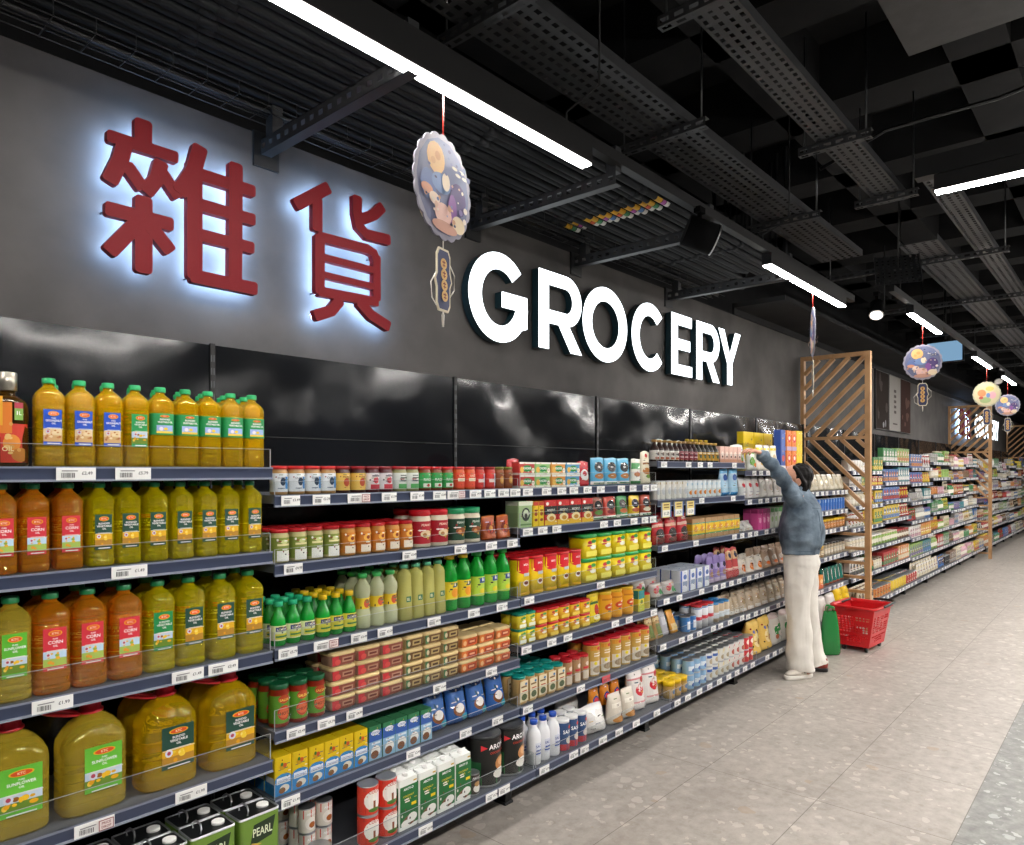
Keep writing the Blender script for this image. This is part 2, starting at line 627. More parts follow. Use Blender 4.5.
def oil_tin():
    w, d, h = .136, .098, .276
    b = MB()
    g = '#6f9138'
    b.loft([(w, d, 0, 12), (w, d, h * .98, 12)], 24, g, 'gloss', True, False)
    r = MB()
    r.loft([(w * 1.01, d * 1.01, h * .975, 12), (w * 1.012, d * 1.012, h, 12), (w * .96, d * .95, h, 12), (w * .955, d * .945, h * .985, 12)], 24, '#c9cdd0', 'metal', False, False)
    t = MB()
    t.loft([(w * .96, d * .95, h * .984, 12), (w * .96, d * .95, h * .986, 12)], 24, '#17191a', 'gloss')
    cp = MB()
    cp.lathe([(.019, h * .985), (.019, h * 1.015), (.016, h * 1.02)], 16, '#f2f2ee', 'gloss')
    cp2 = MB()
    for v in cp.v:
        cp2.v.append((v[0] + .035, v[1], v[2]))
    cp2.f, cp2.c, cp2.m, cp2.s = cp.f, cp.c, cp.m, cp.s
    hd = MB()
    hd.tube([(-.03, -.026, h * .986), (-.03, -.03, h * 1.04), (-.026, -.015, h * 1.075), (-.026, .015, h * 1.075), (-.03, .03, h * 1.04), (-.03, .026, h * .986)], .003, 6, '#c9ccd0', 'metal')
    lb = MB()
    decal(lb, [('r', -.056, .008, .058, .262, g), ('p', [(-.035, .182), (.04, .196), (.052, .256), (-.022, .246)], '#20321a'), ('t', 'PEARL', .008, .221, .026, '#dfe8c8', .066), ('p', [(-.036, .174), (.005, .182), (-.03, .192)], '#cfae4a'),
               ('t', 'OLIVE', -.012, .15, .024, '#eef3dd'), ('t', 'POMACE OIL', .008, .12, .024, '#eef3dd', .118), ('t', '3 LITRE', 0, .05, .012, '#dfe8c8'), ('r', -.05, .012, .05, .03, '#3f5a1c')], flat(-d / 2))
    return Proto('olive_oil_tin', 'tin', 'green olive oil tin', w, d, h * 1.02, [('body', b), ('rim', r), ('lid', t), ('cap', cp2), ('handle', hd), ('label', lb)])


def jar(look, w, h, content, lid, items, wrap=None, merge=False, lidh=.12, name='jar', neck=.9, sq=2, mat='gloss', lidr=.97):
    r = w / 2
    b = MB()
    zl = 1 - lidh
    b.loft([(w * .93, w * .93, 0, sq), (w, w, .03 * h, sq), (w, w, (zl - .1) * h, sq), (w * neck, w * neck, (zl - .01) * h, sq), (w * neck, w * neck, zl * h, sq)], 16, content, mat)
    l = MB()
    l.lathe([(r * lidr, zl * h), (r * lidr, h * .99), (r * lidr * .92, h)], 16, lid, 'gloss')
    lb = MB()
    z0, z1 = .1 * h, (zl - .14) * h
    mp = cyl(r + .0003) if sq == 2 else flat(-r)
    full = []
    if wrap:
        if sq == 2:
            lb.lathe([(r * 1.006, z0), (r * 1.006, z1)], 16, wrap, 'print', None, False, False)
        else:
            lb.loft([(w * 1.006, w * 1.006, z0, sq), (w * 1.006, w * 1.006, z1, sq)], 16, wrap, 'print', False, False)
    decal(lb, sc(list(items) + busy(int(w * 9000 + h * 5000), 8, -.42, .42, .16, .68, 1.3), w, h), mp, curved=(sq == 2), e0=.001 if wrap else .0006)
    return Proto(name, 'jar', look, w, w, h, [('body', b), ('lid', l), ('label', lb)], merge)


def can(look, w, h, items, wrap, merge=False, name='food_can', lid=None, lidcol=None, cat='can'):
    r = w / 2
    b = MB()
    b.lathe([(r * .96, 0), (r, .015 * h), (r, .03 * h), (r * .985, .04 * h), (r * .985, .955 * h), (r, .965 * h), (r, .985 * h), (r * .95, h), (r * .93, .985 * h)], 18, '#b9bcc0', 'metal')
    lb = MB()
    lb.lathe([(r * .992, .045 * h), (r * .992, .95 * h)], 18, wrap, 'gloss', None, False, False)
    decal(lb, sc(items, w, h), cyl(r), 'gloss', curved=True, e0=.0003)
    parts = [('body', b), ('label', lb)]
    if lid:
        c = MB()
        c.lathe([(r * 1.01, .94 * h), (r * 1.01, .995 * h), (r * .96, h * 1.003), (r * .9, .993 * h)], 18, lid, 'gloss')
        parts.append(('lid', c))
    return Proto(name, cat, look, w, w, h, parts, merge)


def sc(items, w, h):
    out = []
    for it in items:
        k = it[0]
        if k == 'r':
            out.append(('r', it[1] * w, it[2] * h, it[3] * w, it[4] * h, it[5]))
        elif k == 'e':
            out.append(('e', it[1] * w, it[2] * h, it[3] * w, it[4] * h, it[5]))
        elif k == 'p':
            out.append(('p', [(x * w, z * h) for x, z in it[1]], it[2]))
        else:
            out.append(('t', it[1], it[2] * w, it[3] * h, it[4] * h, it[5], w * (it[6] if len(it) > 6 else .85)))
    return out


def busy(sd, n, x0=-.4, x1=.4, z0=.06, z1=.94, big=1.0):
    """the small print of a packet: short bars and dots"""
    rr = random.Random(sd * 13 + 5)
    out = []
    for _ in range(n):
        x, z = rr.uniform(x0, x1), rr.uniform(z0, z1)
        c = rr.choice(['#e9e6de', '#e9e6de', '#2a2624', '#8a2f2a', '#c9a23c', '#4a5a6a', '#6f7f5a'])
        if rr.random() < .6:
            w_ = min(rr.uniform(.06, .26) * big, x1 - x)
            if w_ > .03:
                out.append(('r', x, z, x + w_, z + rr.uniform(.012, .03) * big, c))
        else:
            r_ = rr.uniform(.018, .045) * big
            out.append(('e', x, z, r_, r_ * .7, c))
    return out


def carton(look, w, d, h, col, items, merge=False, name='carton', side=None, top=None, cap=None, flap=False, cat='box'):
    b = MB()
    b.loft([(w, d, 0, 14), (w, d, h, 14)], 16, col, 'print', True, False, False)
    b.loft([(w, d, h * .9995, 14), (w * .985, d * .985, h, 14)], 16, top or col, 'print', False, True, False)
    fr = MB()
    decal(fr, sc(list(items) + busy(int(w * 9000 + h * 7000 + len(items)), 8), w, h), flat(-d / 2))
    # the left side carries the same colours in plain blocks
    sd = MB()
    for it in items[:3]:
        if it[0] == 'r' and it[3] - it[1] > .8:
            x = -w / 2 - .0006 - .0002 * items.index(it)
            sd.quad([(x, d * .44, it[2] * h), (x, -d * .44, it[2] * h), (x, -d * .44, it[4] * h), (x, d * .44, it[4] * h)], it[5])
    b.extend(sd)
    parts = [('body', b), ('label', fr)]
    if flap:
        f = MB()
        f.box(-w * .48, -.0015, h, w * .48, .0015, h + .012, top or col, 'print')
        f.quad([(-w * .45, -d * .45, h + .0008), (w * .45, -d * .45, h + .0008), (w * .45, -.001, h + .008), (-w * .45, -.001, h + .008)], top or col)
        parts.append(('top_fin', f))
    if cap:
        c = MB()
        c.lathe([(.011, h), (.011, h + .012), (.009, h + .014)], 12, cap, 'gloss')
        for i, v in enumerate(c.v):
            c.v[i] = (v[0], v[1] - d * .2, v[2])
        parts.append(('cap', c))
    return Proto(name, cat, look, w, d, h, parts, merge)


def pouch(look, w, h, t, col, items, merge=False, name='pouch', seal=None, seed=0, wr=.12, mat='film', cat='packet', fat=.6, gus=True):
    """pillow / stand-up packet: crimped top, bulging middle, flat gusset below"""
    rr = random.Random(seed)
    nx, nz = 12, 14
    ph = [rr.uniform(0, 6) for _ in range(6)]

    def th(u, v, sgn):
        a = max(0.0, 1 - abs(2 * u - 1) ** 2.6) ** .55
        if gus:
            bz = min(1, (v * 9 + .55)) * max(0.0, (1 - max(0, v - .12) / .88)) ** fat
        else:
            bz = max(0.0, math.sin(PI * min(max(v, 0), 1))) ** fat
        q = Vector((u * 3 + ph[0], v * 4 + ph[1], sgn * 2 + ph[3]))
        wob = 1 + wr * (math.sin(7 * u + 5 * v + ph[0]) * .6 + 1.6 * noise.noise(q) + 1.1 * noise.noise(q * 2.3))
        return .0012 + t / 2 * a * bz * max(wob, .2) + t * .035 * abs(noise.noise(q * 3.1)) * min(1, 4 * (1 - v))

    def P(u, v, sgn):
        wv = w * (1 - .04 * math.sin(PI * v) - .07 * v * v - (.05 if v < .01 else 0) + .012 * math.sin(13 * v + ph[4]))
        lean_ = .10 * t * math.sin(2.2 * v + ph[5]) * v
        return ((u - .5) * wv + .012 * w * math.sin(5 * v + ph[2]), sgn * th(u, v, sgn) + lean_, v * h * (1 - .03 * abs(2 * u - 1) ** 2 * v + .012 * math.sin(6 * u + ph[3]) * v))
    b = MB()
    F, B = [], []
    for j in range(nz + 1):
        for i in range(nx + 1):
            F.append(len(b.v))
            b.v.append(P(i / nx, j / nz, -1))
    for j in range(nz + 1):
        for i in range(nx + 1):
            B.append(len(b.v))
            b.v.append(P(i / nx, j / nz, 1))
    W = nx + 1
    for j in range(nz):
        cc = (seal or col) if j == nz - 1 else col
        for i in range(nx):
            a = j * W + i
            b.face((F[a], F[a + 1], F[a + W + 1], F[a + W]), cc, mat, True)
            b.face((B[a + 1], B[a], B[a + W], B[a + W + 1]), cc, mat, True)
    for j in range(nz):
        a, c = j * W, j * W + nx
        b.face((B[a], F[a], F[a + W], B[a + W]), col, mat, True)
        b.face((F[c], B[c], B[c + W], F[c + W]), col, mat, True)
    for i in range(nx):
        b.face((B[i], B[i + 1], F[i + 1], F[i]), col, mat)
        a = nz * W + i
        b.face((F[a], F[a + 1], B[a + 1], B[a]), seal or col, mat)
    lb = MB()

    def mp(x, z, e):
        u, v = min(max(x / w + .5, 0.0), 1.0), min(max(z / h, 0.0), 1.0)
        # bilinear on the built grid, so print lies on the film
        fi, fj = min(u * nx, nx - 1e-6), min(v * nz, nz - 1e-6)
        i, j = int(fi), int(fj)
        a, c = fi - i, fj - j
        q = [b.v[F[j * W + i]], b.v[F[j * W + i + 1]], b.v[F[(j + 1) * W + i]], b.v[F[(j + 1) * W + i + 1]]]
        p = [(q[0][k] * (1 - a) + q[1][k] * a) * (1 - c) + (q[2][k] * (1 - a) + q[3][k] * a) * c for k in range(3)]
        return (p[0], p[1] - e * 1.6 - .0004, p[2])
    decal(lb, sc(list(items) + busy(seed + 7, 7), w, h), mp, mat, curved=True, nx=9, nz=6)
    return Proto(name, cat, look, w, t * 1.3, h, [('body', b), ('label', lb)] if items else [('body', b)], merge)


def tub(look, w, d, h, body, lid, items, merge=False, sleeve=None):
    b = MB()
    b.loft([(w * .84, d * .84, 0, 6), (w * .86, d * .86, .06 * h, 6), (w * .95, d * .95, .8 * h, 6)], 20, body, 'gloss')
    l = MB()
    l.loft([(w * .98, d * .98, .74 * h, 6), (w, d, .76 * h, 6), (w, d, .88 * h, 6), (w * .97, d * .96, .93 * h, 6), (w * .9, d * .86, .93 * h, 6), (w * .88, d * .84, .99 * h, 6)], 20, lid, 'gloss')
    lb = MB()
    a, e = .43 * d, .47 * d
    decal(lb, sc(items, w, h), lambda x, z, q: (x * (.9 + .1 * z / h), -(a + (e - a) * z / (.8 * h)) - .0015 - q, z), 'gloss')
    return Proto('dip_tub', 'tub', look, w, d, h, [('body', b), ('lid', l), ('label', lb)], merge)


def round_bottle(look, w, h, col, cap, items, prof=None, caph=.1, mat='juice', merge=False, name='juice_bottle', band=None, capr=.3, sq=2.0, cat='bottle'):
    b = MB()
    prof = prof or ((0, .9), (.02, 1), (.55, 1), (.66, .96), (.76, .72), (.84, .42), (.88, .36), (1 - caph, .36))
    b.loft([(w * s, w * s, z * h, sq if z < .7 else 2) for z, s in prof], 16, col, mat)
    c = MB()
    r = w * capr
    c.lathe([(r, (1 - caph) * h), (r, h * .985), (r * .88, h)], 12, cap, 'gloss')
    lb = MB()
    rr = w / 2
    if band:
        z0, z1, bc, bw = band
        lb.loft([(w * bw * 1.012, w * bw * 1.012, z0 * h, sq), (w * bw * 1.012, w * bw * 1.012, z1 * h, sq)], 16, bc, 'print', False, False)
        rr = w * bw / 2 * 1.008
    it = sc(list(items) + (busy(int(w * 9000 + h * 5000 + caph * 99), 7, -.4, .4, band[0] + .02, band[1] - .03, 1.2) if band and band[1] - band[0] > .15 else []), w, h)
    decal(lb, it, cyl(rr) if sq < 2.5 else flat(-rr), curved=sq < 2.5, e0=.0008)
    parts = [('body', b), ('cap', c)]
    if items or band:
        parts.append(('label', lb))
    return Proto(name, cat, look, w, w, h, parts, merge)
# ---------------------------------------------------------------- shelving
EYE = 1.57
FRONT, BASEFRONT, BACK = 2.155, 2.06, 2.575
ORD = 'first second third fourth fifth sixth seventh eighth ninth tenth eleventh twelfth thirteenth fourteenth fifteenth sixteenth seventeenth eighteenth nineteenth twentieth'.split()
BAYW = ['leftmost bay', 'second bay', 'third bay', 'fourth bay', 'fifth bay', 'sixth bay', 'seventh bay', 'eighth bay', 'ninth bay', 'tenth bay', 'eleventh bay', 'twelfth bay',
        'thirteenth bay', 'fourteenth bay', 'fifteenth bay', 'sixteenth bay', 'seventeenth bay', 'farthest bay']
BX = [(-.01 + 1.25 * i, 1.24 + 1.25 * i) for i in range(5)] + [(6.24, 7.44)]
BX += [(7.53 + 1.24 * i, 7.53 + 1.24 * (i + 1)) for i in range(6)]
BX += [(15.04 + 1.24 * i, 15.04 + 1.24 * (i + 1)) for i in range(6)]
ZL = [[1.578, 1.30, .97, .61, .21],
      [1.485, 1.254, .973, .697, .47, .21],
      [1.485, 1.298, .976, .748, .467, .21],
      [1.622, 1.388, 1.115, .793, .523, .21],
      [1.565, 1.353, 1.113, .795, .515, .21],
      [1.375, 1.19, 1.02, .77, .49, .21],
      [1.56, 1.40, 1.20, .98, .74, .48, .21],
      [1.66, 1.43, 1.22, 1.0, .74, .48, .21],
      [1.60, 1.40, 1.16, .92, .70, .46, .21],
      [1.68, 1.46, 1.22, .98, .72, .46, .21],
      [1.62, 1.42, 1.18, .95, .72, .46, .21],
      [1.66, 1.44, 1.20, .96, .72, .46, .21]]
ZL += [ZL[6 + (i * 5 + 2) % 6] for i in range(6)]
TAGS = [[[] for _ in z] for z in ZL]


def shelf_word(b, l):
    return 'top shelf' if l == 0 else 'bottom shelf' if l == len(ZL[b]) - 1 else ORD[l] + ' shelf'


def front_of(b, l):
    return BASEFRONT if l == len(ZL[b]) - 1 else FRONT


def price_tag(w, h, price, seed, promo=None):
    mb = MB()
    bg = promo if promo and promo != 'box' else '#f1f1ee'
    mb.box(-w / 2, -.0022, -h / 2, w / 2, 0, h / 2, bg, 'print')
    rr = random.Random(seed)
    it = []
    x = -w * .38
    while x < -w * .06:
        bw = rr.choice((.0008, .0012, .002))
        it.append(('r', x, -h * .3, x + bw, h * .08, '#3a3a3c'))
        x += bw + rr.choice((.0009, .0015))
    it += [('r', -w * .38, h * .2, w * .02, h * .28, '#8c8c8e'), ('t', price, w * .26, h * .06, h * .26, '#4a4a4c')]
    if promo == 'box':
        it += [('r', w * .08, -h * .42, w * .46, h * .42, '#8d2a31'), ('r', w * .1, -h * .36, w * .44, h * .36, '#e9dcd8'), ('t', 'PRICE', w * .27, h * .16, h * .2, '#8d2a31'), ('t', 'DROP', w * .27, -h * .14, h * .2, '#8d2a31')]
        it = [i for i in it if not (i[0] == 't' and i[1] == price)]
    decal(mb, it, flat(-.0022))
    return mb.mesh('price_tag')


PRICES = ['£2.49', '£3.49', '£1.99', '£5.79', '£2.29', '£1.49', '£4.99', '£0.99']
TAGM = [price_tag(.095, .034, p, i) for i, p in enumerate(PRICES)]
TAGS_S = [price_tag(.07, .034, p, i + 20) for i, p in enumerate(PRICES)]
TAGP = price_tag(.1, .034, '', 50, 'box')
TAGR = price_tag(.075, .034, '£1.00', 51, '#d5525a')


def build_bays():
    for b, (x0, x1) in enumerate(BX):
        near = b < 6
        root = link('shelving_bay', None, None, ((x0 + x1) / 2, 2.36, 0))
        w = (x1 - x0) / 2
        bw = BAYW[b]
        nb = {0: 'under the red sign characters', 1: 'under the red sign and letter G', 2: 'under the letters R and O', 3: 'under the letters C and E', 4: 'beside the woman', 5: 'next to the wooden screen'}.get(
            b, 'past the wooden screen' if b < 12 else 'past the second wooden screen')
        tag(root, f'black steel shelving frame, {bw} {nb}', 'shelving', 'shelving bays along the wall')
        p = MB()
        p.box(-w + .006, .228, .1, w - .006, .245, 2.035, '#17191c', 'panel')
        # pressed lines across the panel sheets
        for z in (.5, .95, 1.42, 1.70):
            p.box(-w + .006, .2265, z, w - .006, .228, z + .003, '#0c0d0e', 'black')
        link('back_panel', p.mesh('back_panel'), root)
        for sx in (-1, 1):
            u = MB()
            xx = sx * w
            a, c = (xx + .0004, xx + .009) if sx < 0 else (xx - .009, xx - .0004)
            u.box(a, .221, .02, c, .236, 2.04, '#0c0d0e', 'black')
            if near:
                for k in range(40):
                    u.box(a + .002, .2204, .1 + k * .048, c - .003, .2212, .125 + k * .048, '#55585c', 'black')
            link('upright', u.mesh('upright'), root)
            f = MB()
            f.box(a - (.012 if sx > 0 else 0), -.135, .0, c + (.012 if sx < 0 else 0), .2, .155, '#101112', 'black')
            f.box(a + (.0005 if sx < 0 else -.018), -.14, 0, c + (.018 if sx < 0 else -.0005), -.06, .012, '#26282a', 'gloss')
            link('foot', f.mesh('foot'), root)
        k = MB()
        k.box(-w + .016, .12, .012, w - .016, .135, .15, '#0d0e0f', 'black')
        link('kick_plate', k.mesh('kick_plate'), root)
        for l, z in enumerate(ZL[b]):
            yf = front_of(b, l)
            xa, xb = x0 + .004, x1 - .004
            cx = (xa + xb) / 2
            hw = (xb - xa) / 2
            m = MB()
            m.box(-hw, .004, -.028, hw, BACK - yf - .01, 0, '#5a5d63', 'shelfsteel')
            o = link('gondola_shelf', m.mesh('gondola_shelf'), None, (cx, yf, z))
            tag(o, f'grey steel shelf with blue-grey price strip, {shelf_word(b, l)}, {bw}', 'shelf', 'shelves of the wall shelving')
            s = MB()
            s.box(-hw, -.002, -.038, hw, .004, .001, '#3b435a', 'gloss')
            s.box(-hw, -.006, -.004, hw, .0, .001, '#7c8394', 'gloss')
            s.box(-hw, -.007, -.039, hw, .0, -.033, '#8b91a0', 'gloss')
            if not near:
                rr = random.Random(b * 31 + l)
                x = -hw + .05
                while x < hw - .1:
                    s.box(x, -.008, -.035, x + .075, -.006, -.003, '#eeeeec', 'print')
                    s.box(x + .012, -.0085, -.027, x + .035, -.008, -.012, '#77777a', 'print')
                    x += rr.choice((.11, .15, .2))
            link('price_strip', s.mesh('price_strip'), o)
            if near:
                for i, t in enumerate(TAGS[b][l]):
                    xx = t[0] if isinstance(t, tuple) else t
                    kind = t[1] if isinstance(t, tuple) else None
                    me = TAGP if kind == 'box' else TAGR if kind == 'red' else (TAGM if b < 1 else TAGS_S)[(i * 3 + l * 5 + b) % len(PRICES)]
                    q = link('price_tag', me, o, (xx - cx, -.0065, -.0185))
                    if kind == 'red':
                        q['label'] = 'red price tag'
                if (b, l) in GUARDS:
                    g = MB()
                    gh = GUARDS[(b, l)]
                    g.box(-hw + .004, .0045, .001, hw - .004, .0065, gh, '#ffffff', 'clear')
                    for sx in (-1, 1):
                        g.box(sx * (hw - .004) - .001, .0066, .001, sx * (hw - .004) + .001, .2, gh, '#ffffff', 'clear')
                        g.box(sx * (hw - .004) - .0012, .0045, .001, sx * (hw - .004) + .0012, .0064, gh, '#aeb2b6', 'gloss')  # bright sheet edges painted on as pale strips, here and along the top
                    g.box(-hw + .004, .0044, gh, hw - .004, .0066, gh + .0012, '#9ba0a4', 'gloss')
                    link('front_guard', g.mesh('front_guard'), o)


GUARDS = {(0, 0): .06, (0, 1): .06, (0, 2): .075, (0, 3): .085, (1, 0): .045, (1, 1): .05, (1, 2): .055, (1, 3): .07, (1, 4): .05, (1, 5): .075,
          (2, 0): .07, (2, 1): .07, (2, 2): .07, (2, 3): .05, (2, 4): .06, (2, 5): .07, (3, 0): .06, (3, 1): .06, (3, 2): .06, (3, 3): .07, (3, 4): .06, (3, 5): .06}

NPUT = [0]


def put(b, l, P, x0, x1, n, rows=3, tiers=1, look=None, jit=.03, dy=0.0, dz=0.0, lean=0.0, tags=True, y=None, gap=.004, rz=0.0, front=0, drop=0):
    """lay N facings of product P between x0 and x1 on shelf L of bay B, as many rows deep as can be seen"""
    z = ZL[b][l] + .0012 + dz
    up = ZL[b][l - 1] - .04 if l else 9
    z += P.d / 2 * abs(math.sin(lean))
    yf = (front_of(b, l) + .016 + dy) if y is None else y
    look = look or P.look
    if b == 0:
        x0, x1 = x0 + .008, x1 + .008
    x0, x1 = max(x0, BX[b][0] + .011), min(x1, BX[b][1] - .011)
    pitch = (x1 - x0) / n
    R = 0
    for r in range(rows):
        yc = yf + P.d / 2 + r * (P.d + gap)
        if yc + P.d / 2 > BACK - .012:
            break
        zt = z + P.h * tiers
        if r and (EYE - zt < .03 or zt + (EYE - zt) * (yc - FRONT) / yc > up + .02):
            break
        R = r + 1
    R = max(R, 1)
    sw, bw = shelf_word(b, l), BAYW[b]
    rr = random.Random(int(b * 1000 + l * 100 + x0 * 37))
    for r in range(R):
        for t in range(tiers):
            for i in range(n):
                if t >= tiers - drop and (i + r) % 3 == 0:
                    continue
                x = x0 + pitch * (i + .5)
                lab = look
                if n > 1:
                    lab += ', ' + ORD[i] + ' from left'
                if R > 1:
                    lab += ' ' + ('front row' if r == 0 else ORD[r] + ' row')
                if tiers > 1:
                    lab += ' ' + ('lower' if t == 0 else 'upper' if tiers == 2 else ORD[t]) + ' tier'
                lab += f', {sw}, {bw}'
                P.put(x + rr.uniform(-1, 1) * max(0, min(.003, (pitch - P.w) * .4)), yf + P.d / 2 + r * (P.d + gap) + (rr.uniform(0, .004) if tiers == 1 else 0),
                      z + t * (P.h + .0008), rz + rr.uniform(-jit, jit) * (1 if tiers == 1 else .25), lab,
                      f'{P.name.replace("_", " ")} products on the {sw} of the {bw}', lean)
                NPUT[0] += 1
    if tags:
        w = x1 - x0
        k = max(1, int(w / .27 + .4))
        for j in range(k):
            xx = x0 + w * (j + .0) / k + min(.06, w / k * .5)
            TAGS[b][l].append(xx)
# ---------------------------------------------------------------- what stands on the near shelves
GOLD, AMBER, GREENY, PALE = '#ffd414', '#ffa41c', '#f8e60a', '#fde04a'
NUTP = ('#e9d2a4', '#d9b37c', ['#f0dcb4', '#c98b52', '#e6c28c', '#b8733e'], 16)
SUNP = ('#c7d8ea', '#6b8d2c', ['#f2c11e', '#e7a80f', '#8f5a14', '#f4d24c'], 12)
CORNP = ('#bfdcef', '#a9c25a', ['#f0b52a', '#e59a2a', '#8fb24a'], 7)
OILP = ('#e9b51a', '#b9862a', ['#f5d23c', '#e0a010', '#fbe27a'], 6)

groundnut = oil_bottle('golden groundnut oil bottle, blue label', .070, .238, GOLD, '#1d4fc0', [('PURE', .035), ('GROUNDNUT', .06), ('OIL', .05)], NUTP)
vegtall = oil_bottle('golden vegetable oil bottle, tall green label', .070, .238, GOLD, '#1f9a52', [('BLENDED', .045), ('VEGETABLE', .05), ('OIL', .05)], SUNP)
vegwrap = oil_bottle('golden oil bottle, green wraparound label', .070, .238, GOLD, '', [], None, wrap='#259352')
corn = oil_bottle('amber corn oil bottle, red label', .070, .233, AMBER, '#d8303f', [('PURE', .035), ('CORN', .08), ('OIL', .05)], CORNP, cap='#1f7a48', lh=.42, lz=.2)
blend = oil_bottle('yellow oil bottle, dark green label', .070, .233, GREENY, '#1f4a3c', [('BLENDED', .05), ('VEGETABLE', .055), ('OIL', .05)], OILP, cap='#1f7a48', lh=.42, lz=.2)
cornbig = oil_bottle('large amber corn oil bottle, red label', .088, .268, AMBER, '#d8303f', [('PURE', .035), ('CORN', .08), ('OIL', .05)], CORNP, cap='#1f7a48', lh=.42, lz=.24)
sunbig = oil_bottle('large sunflower oil bottle, bright green label', .088, .268, PALE, '#5cb832', [('PURE', .035), ('SUNFLOWER', .06), ('OIL', .05)], SUNP, cap='#1f7a48', lh=.42, lz=.24)
rapebig = oil_bottle('large yellow oil bottle, green flower label', .088, .268, GREENY, '#1c8a4a', [('BLENDED', .045), ('VEGETABLE', .055), ('OIL', .05)], SUNP, cap='#1f7a48', lh=.42, lz=.24)
blendbig = oil_bottle('large yellow oil bottle, dark label', .088, .268, GREENY, '#1f4a3c', [('BLENDED', .05), ('VEGETABLE', .055), ('OIL', .05)], OILP, cap='#1f7a48', lh=.42, lz=.24)
jugsun = oil_jug('big sunflower oil jug, bright green label', .172, .125, .299, PALE, '#6cc83c', [('PURE', .035), ('SUNFLOWER', .065), ('OIL', .05)], SUNP)
jugveg = oil_jug('big vegetable oil jug, dark green label', .172, .125, .299, GOLD, '#1f4a3c', [('BLENDED', .05), ('VEGETABLE', .06), ('OIL', .055)], OILP)
tin = oil_tin()


def peanut_bottle():
    w, h = .092, .245
    b = MB()
    b.loft([(w * s, w * .8 * s, z * h, 2.4) for z, s in ((0, .92), (.02, 1), (.3, 1), (.45, .97), (.55, 1), (.64, .96), (.70, .8), (.745, .5), (.76, .38), (.80, .38))], 18, '#6b4a16', 'liquid')
    c = MB()
    c.lathe([(.0185, .80 * h), (.0215, .81 * h), (.0215, .99 * h), (.019, h)], 16, '#b9b4a6', 'metal')
    lb = MB()
    mp = lambda x, z, e: (w / 2 * 1.012 * math.sin(x / (w / 2)), -(w * .4 * 1.03 + e) * math.cos(x / (w / 2)), z)
    decal(lb, [('r', -.045, .01, .045, .11, '#c9341f'), ('r', -.045, .085, .0, .165, '#d9791f'), ('r', -.045, .105, -.02, .18, '#e3a52a'), ('e', .0, .06, .02, .022, '#dd8a2c'), ('e', .02, .03, .022, .018, '#b9721c')] +
          nuts(-.02, .02, .03, .12, ['#e6bb74', '#d39a4c'], 8, 4) + [('r', .004, .12, .026, .165, '#7fae4c'), ('r', .004, .15, .026, .165, '#b33a4a'), ('t', '1L', .015, .138, .01, '#ffffff'), ('t', 'OIL', -.01, .045, .012, '#f6e3b0')], mp, curved=True, nx=8)
    return Proto('oil_bottle', 'bottle', 'tall dark peanut oil bottle, silver cap', w, w * .8, h, [('body', b), ('cap', c), ('label', lb)])


peanut = peanut_bottle()
put(0, 0, peanut, .46, .553, 1, 2)
put(0, 0, groundnut, .563, .781, 3, 2)
put(0, 0, vegtall, .781, .853, 1, 2)
put(0, 0, vegwrap, .853, 1.219, 5, 2)
for k, (P_, xs) in enumerate(((groundnut, (.60, .672, .745)), (vegwrap, (.82, .89, .963, 1.036, 1.109, 1.178)))):
    for r in (1, 2):
        for i, x in enumerate(xs):
            P_.put(x + .03 * r, FRONT + .012 + .035 + r * .085, ZL[0][0] + .0012, 0, f'{P_.look}, {ORD[i]} from left {ORD[r]} row, top shelf, leftmost bay', 'oil bottle products on the top shelf of the leftmost bay')
TAGS[0][0] = [.655, .80, .30]
put(0, 1, corn, .448, .682, 3, 2)
put(0, 1, blend, .682, 1.212, 7, 2)
TAGS[0][1] = [.79, .35]
put(0, 2, sunbig, .465, .558, 1, 1)
put(0, 2, cornbig, .556, .836, 3, 2, jit=.015)
put(0, 2, rapebig, .838, .930, 1, 2)
put(0, 2, blendbig, .930, 1.22, 3, 2, jit=.015)
TAGS[0][2] = [.60, .955, 1.065, .42]
put(0, 3, jugsun, .427, .812, 2, 1, y=FRONT + .03)
put(0, 3, jugveg, .817, 1.226, 2, 1, y=FRONT + .03)
put(0, 3, jugveg, .84, 1.20, 2, 1, y=FRONT + .185, tags=False, look='rear vegetable oil jug, dark green label')
TAGS[0][3] = [(.70, 'box'), .965, .45]
put(0, 4, tin, .625, 1.216, 4, 2, jit=.02)
TAGS[0][4] = [.5, .8, 1.0]

# -------- second bay
B = 1
j1 = jar('white label curry jar, red lid', .0585, .098, '#a9824e', '#c22a2c', [('e', .0, .45, .16, .14, '#23384e'), ('r', .14, .2, .36, .62, '#3f86c4'), ('t', 'CURRY', -.05, .58, .07, '#3c4a5a'), ('r', -.3, .2, .08, .24, '#8f9aa5')], '#dfe4e8')
j2 = jar('dark pickle jar, yellow label', .0585, .098, '#3a1410', '#8f1c22', [('e', 0, .4, .2, .16, '#b04522'), ('t', 'PICKLE', 0, .6, .07, '#4d1c10')], '#d9b456')
j3 = jar('dark jar, white and red label', .064, .098, '#4a1018', '#7d1a24', [('r', -.34, .12, .34, .3, '#b42c3c'), ('e', 0, .46, .18, .13, '#c8404c'), ('r', -.25, .6, .25, .66, '#6a6a70')], '#d8d4d6')
j4 = jar('grey labelled jar, green band', .060, .098, '#8c8a5c', '#a02028', [('r', -.36, .12, .36, .3, '#4fa057'), ('r', -.25, .4, .25, .45, '#5c6660'), ('r', -.25, .52, .25, .57, '#5c6660'), ('r', -.25, .62, .2, .66, '#5c6660')], '#d3d8d2')
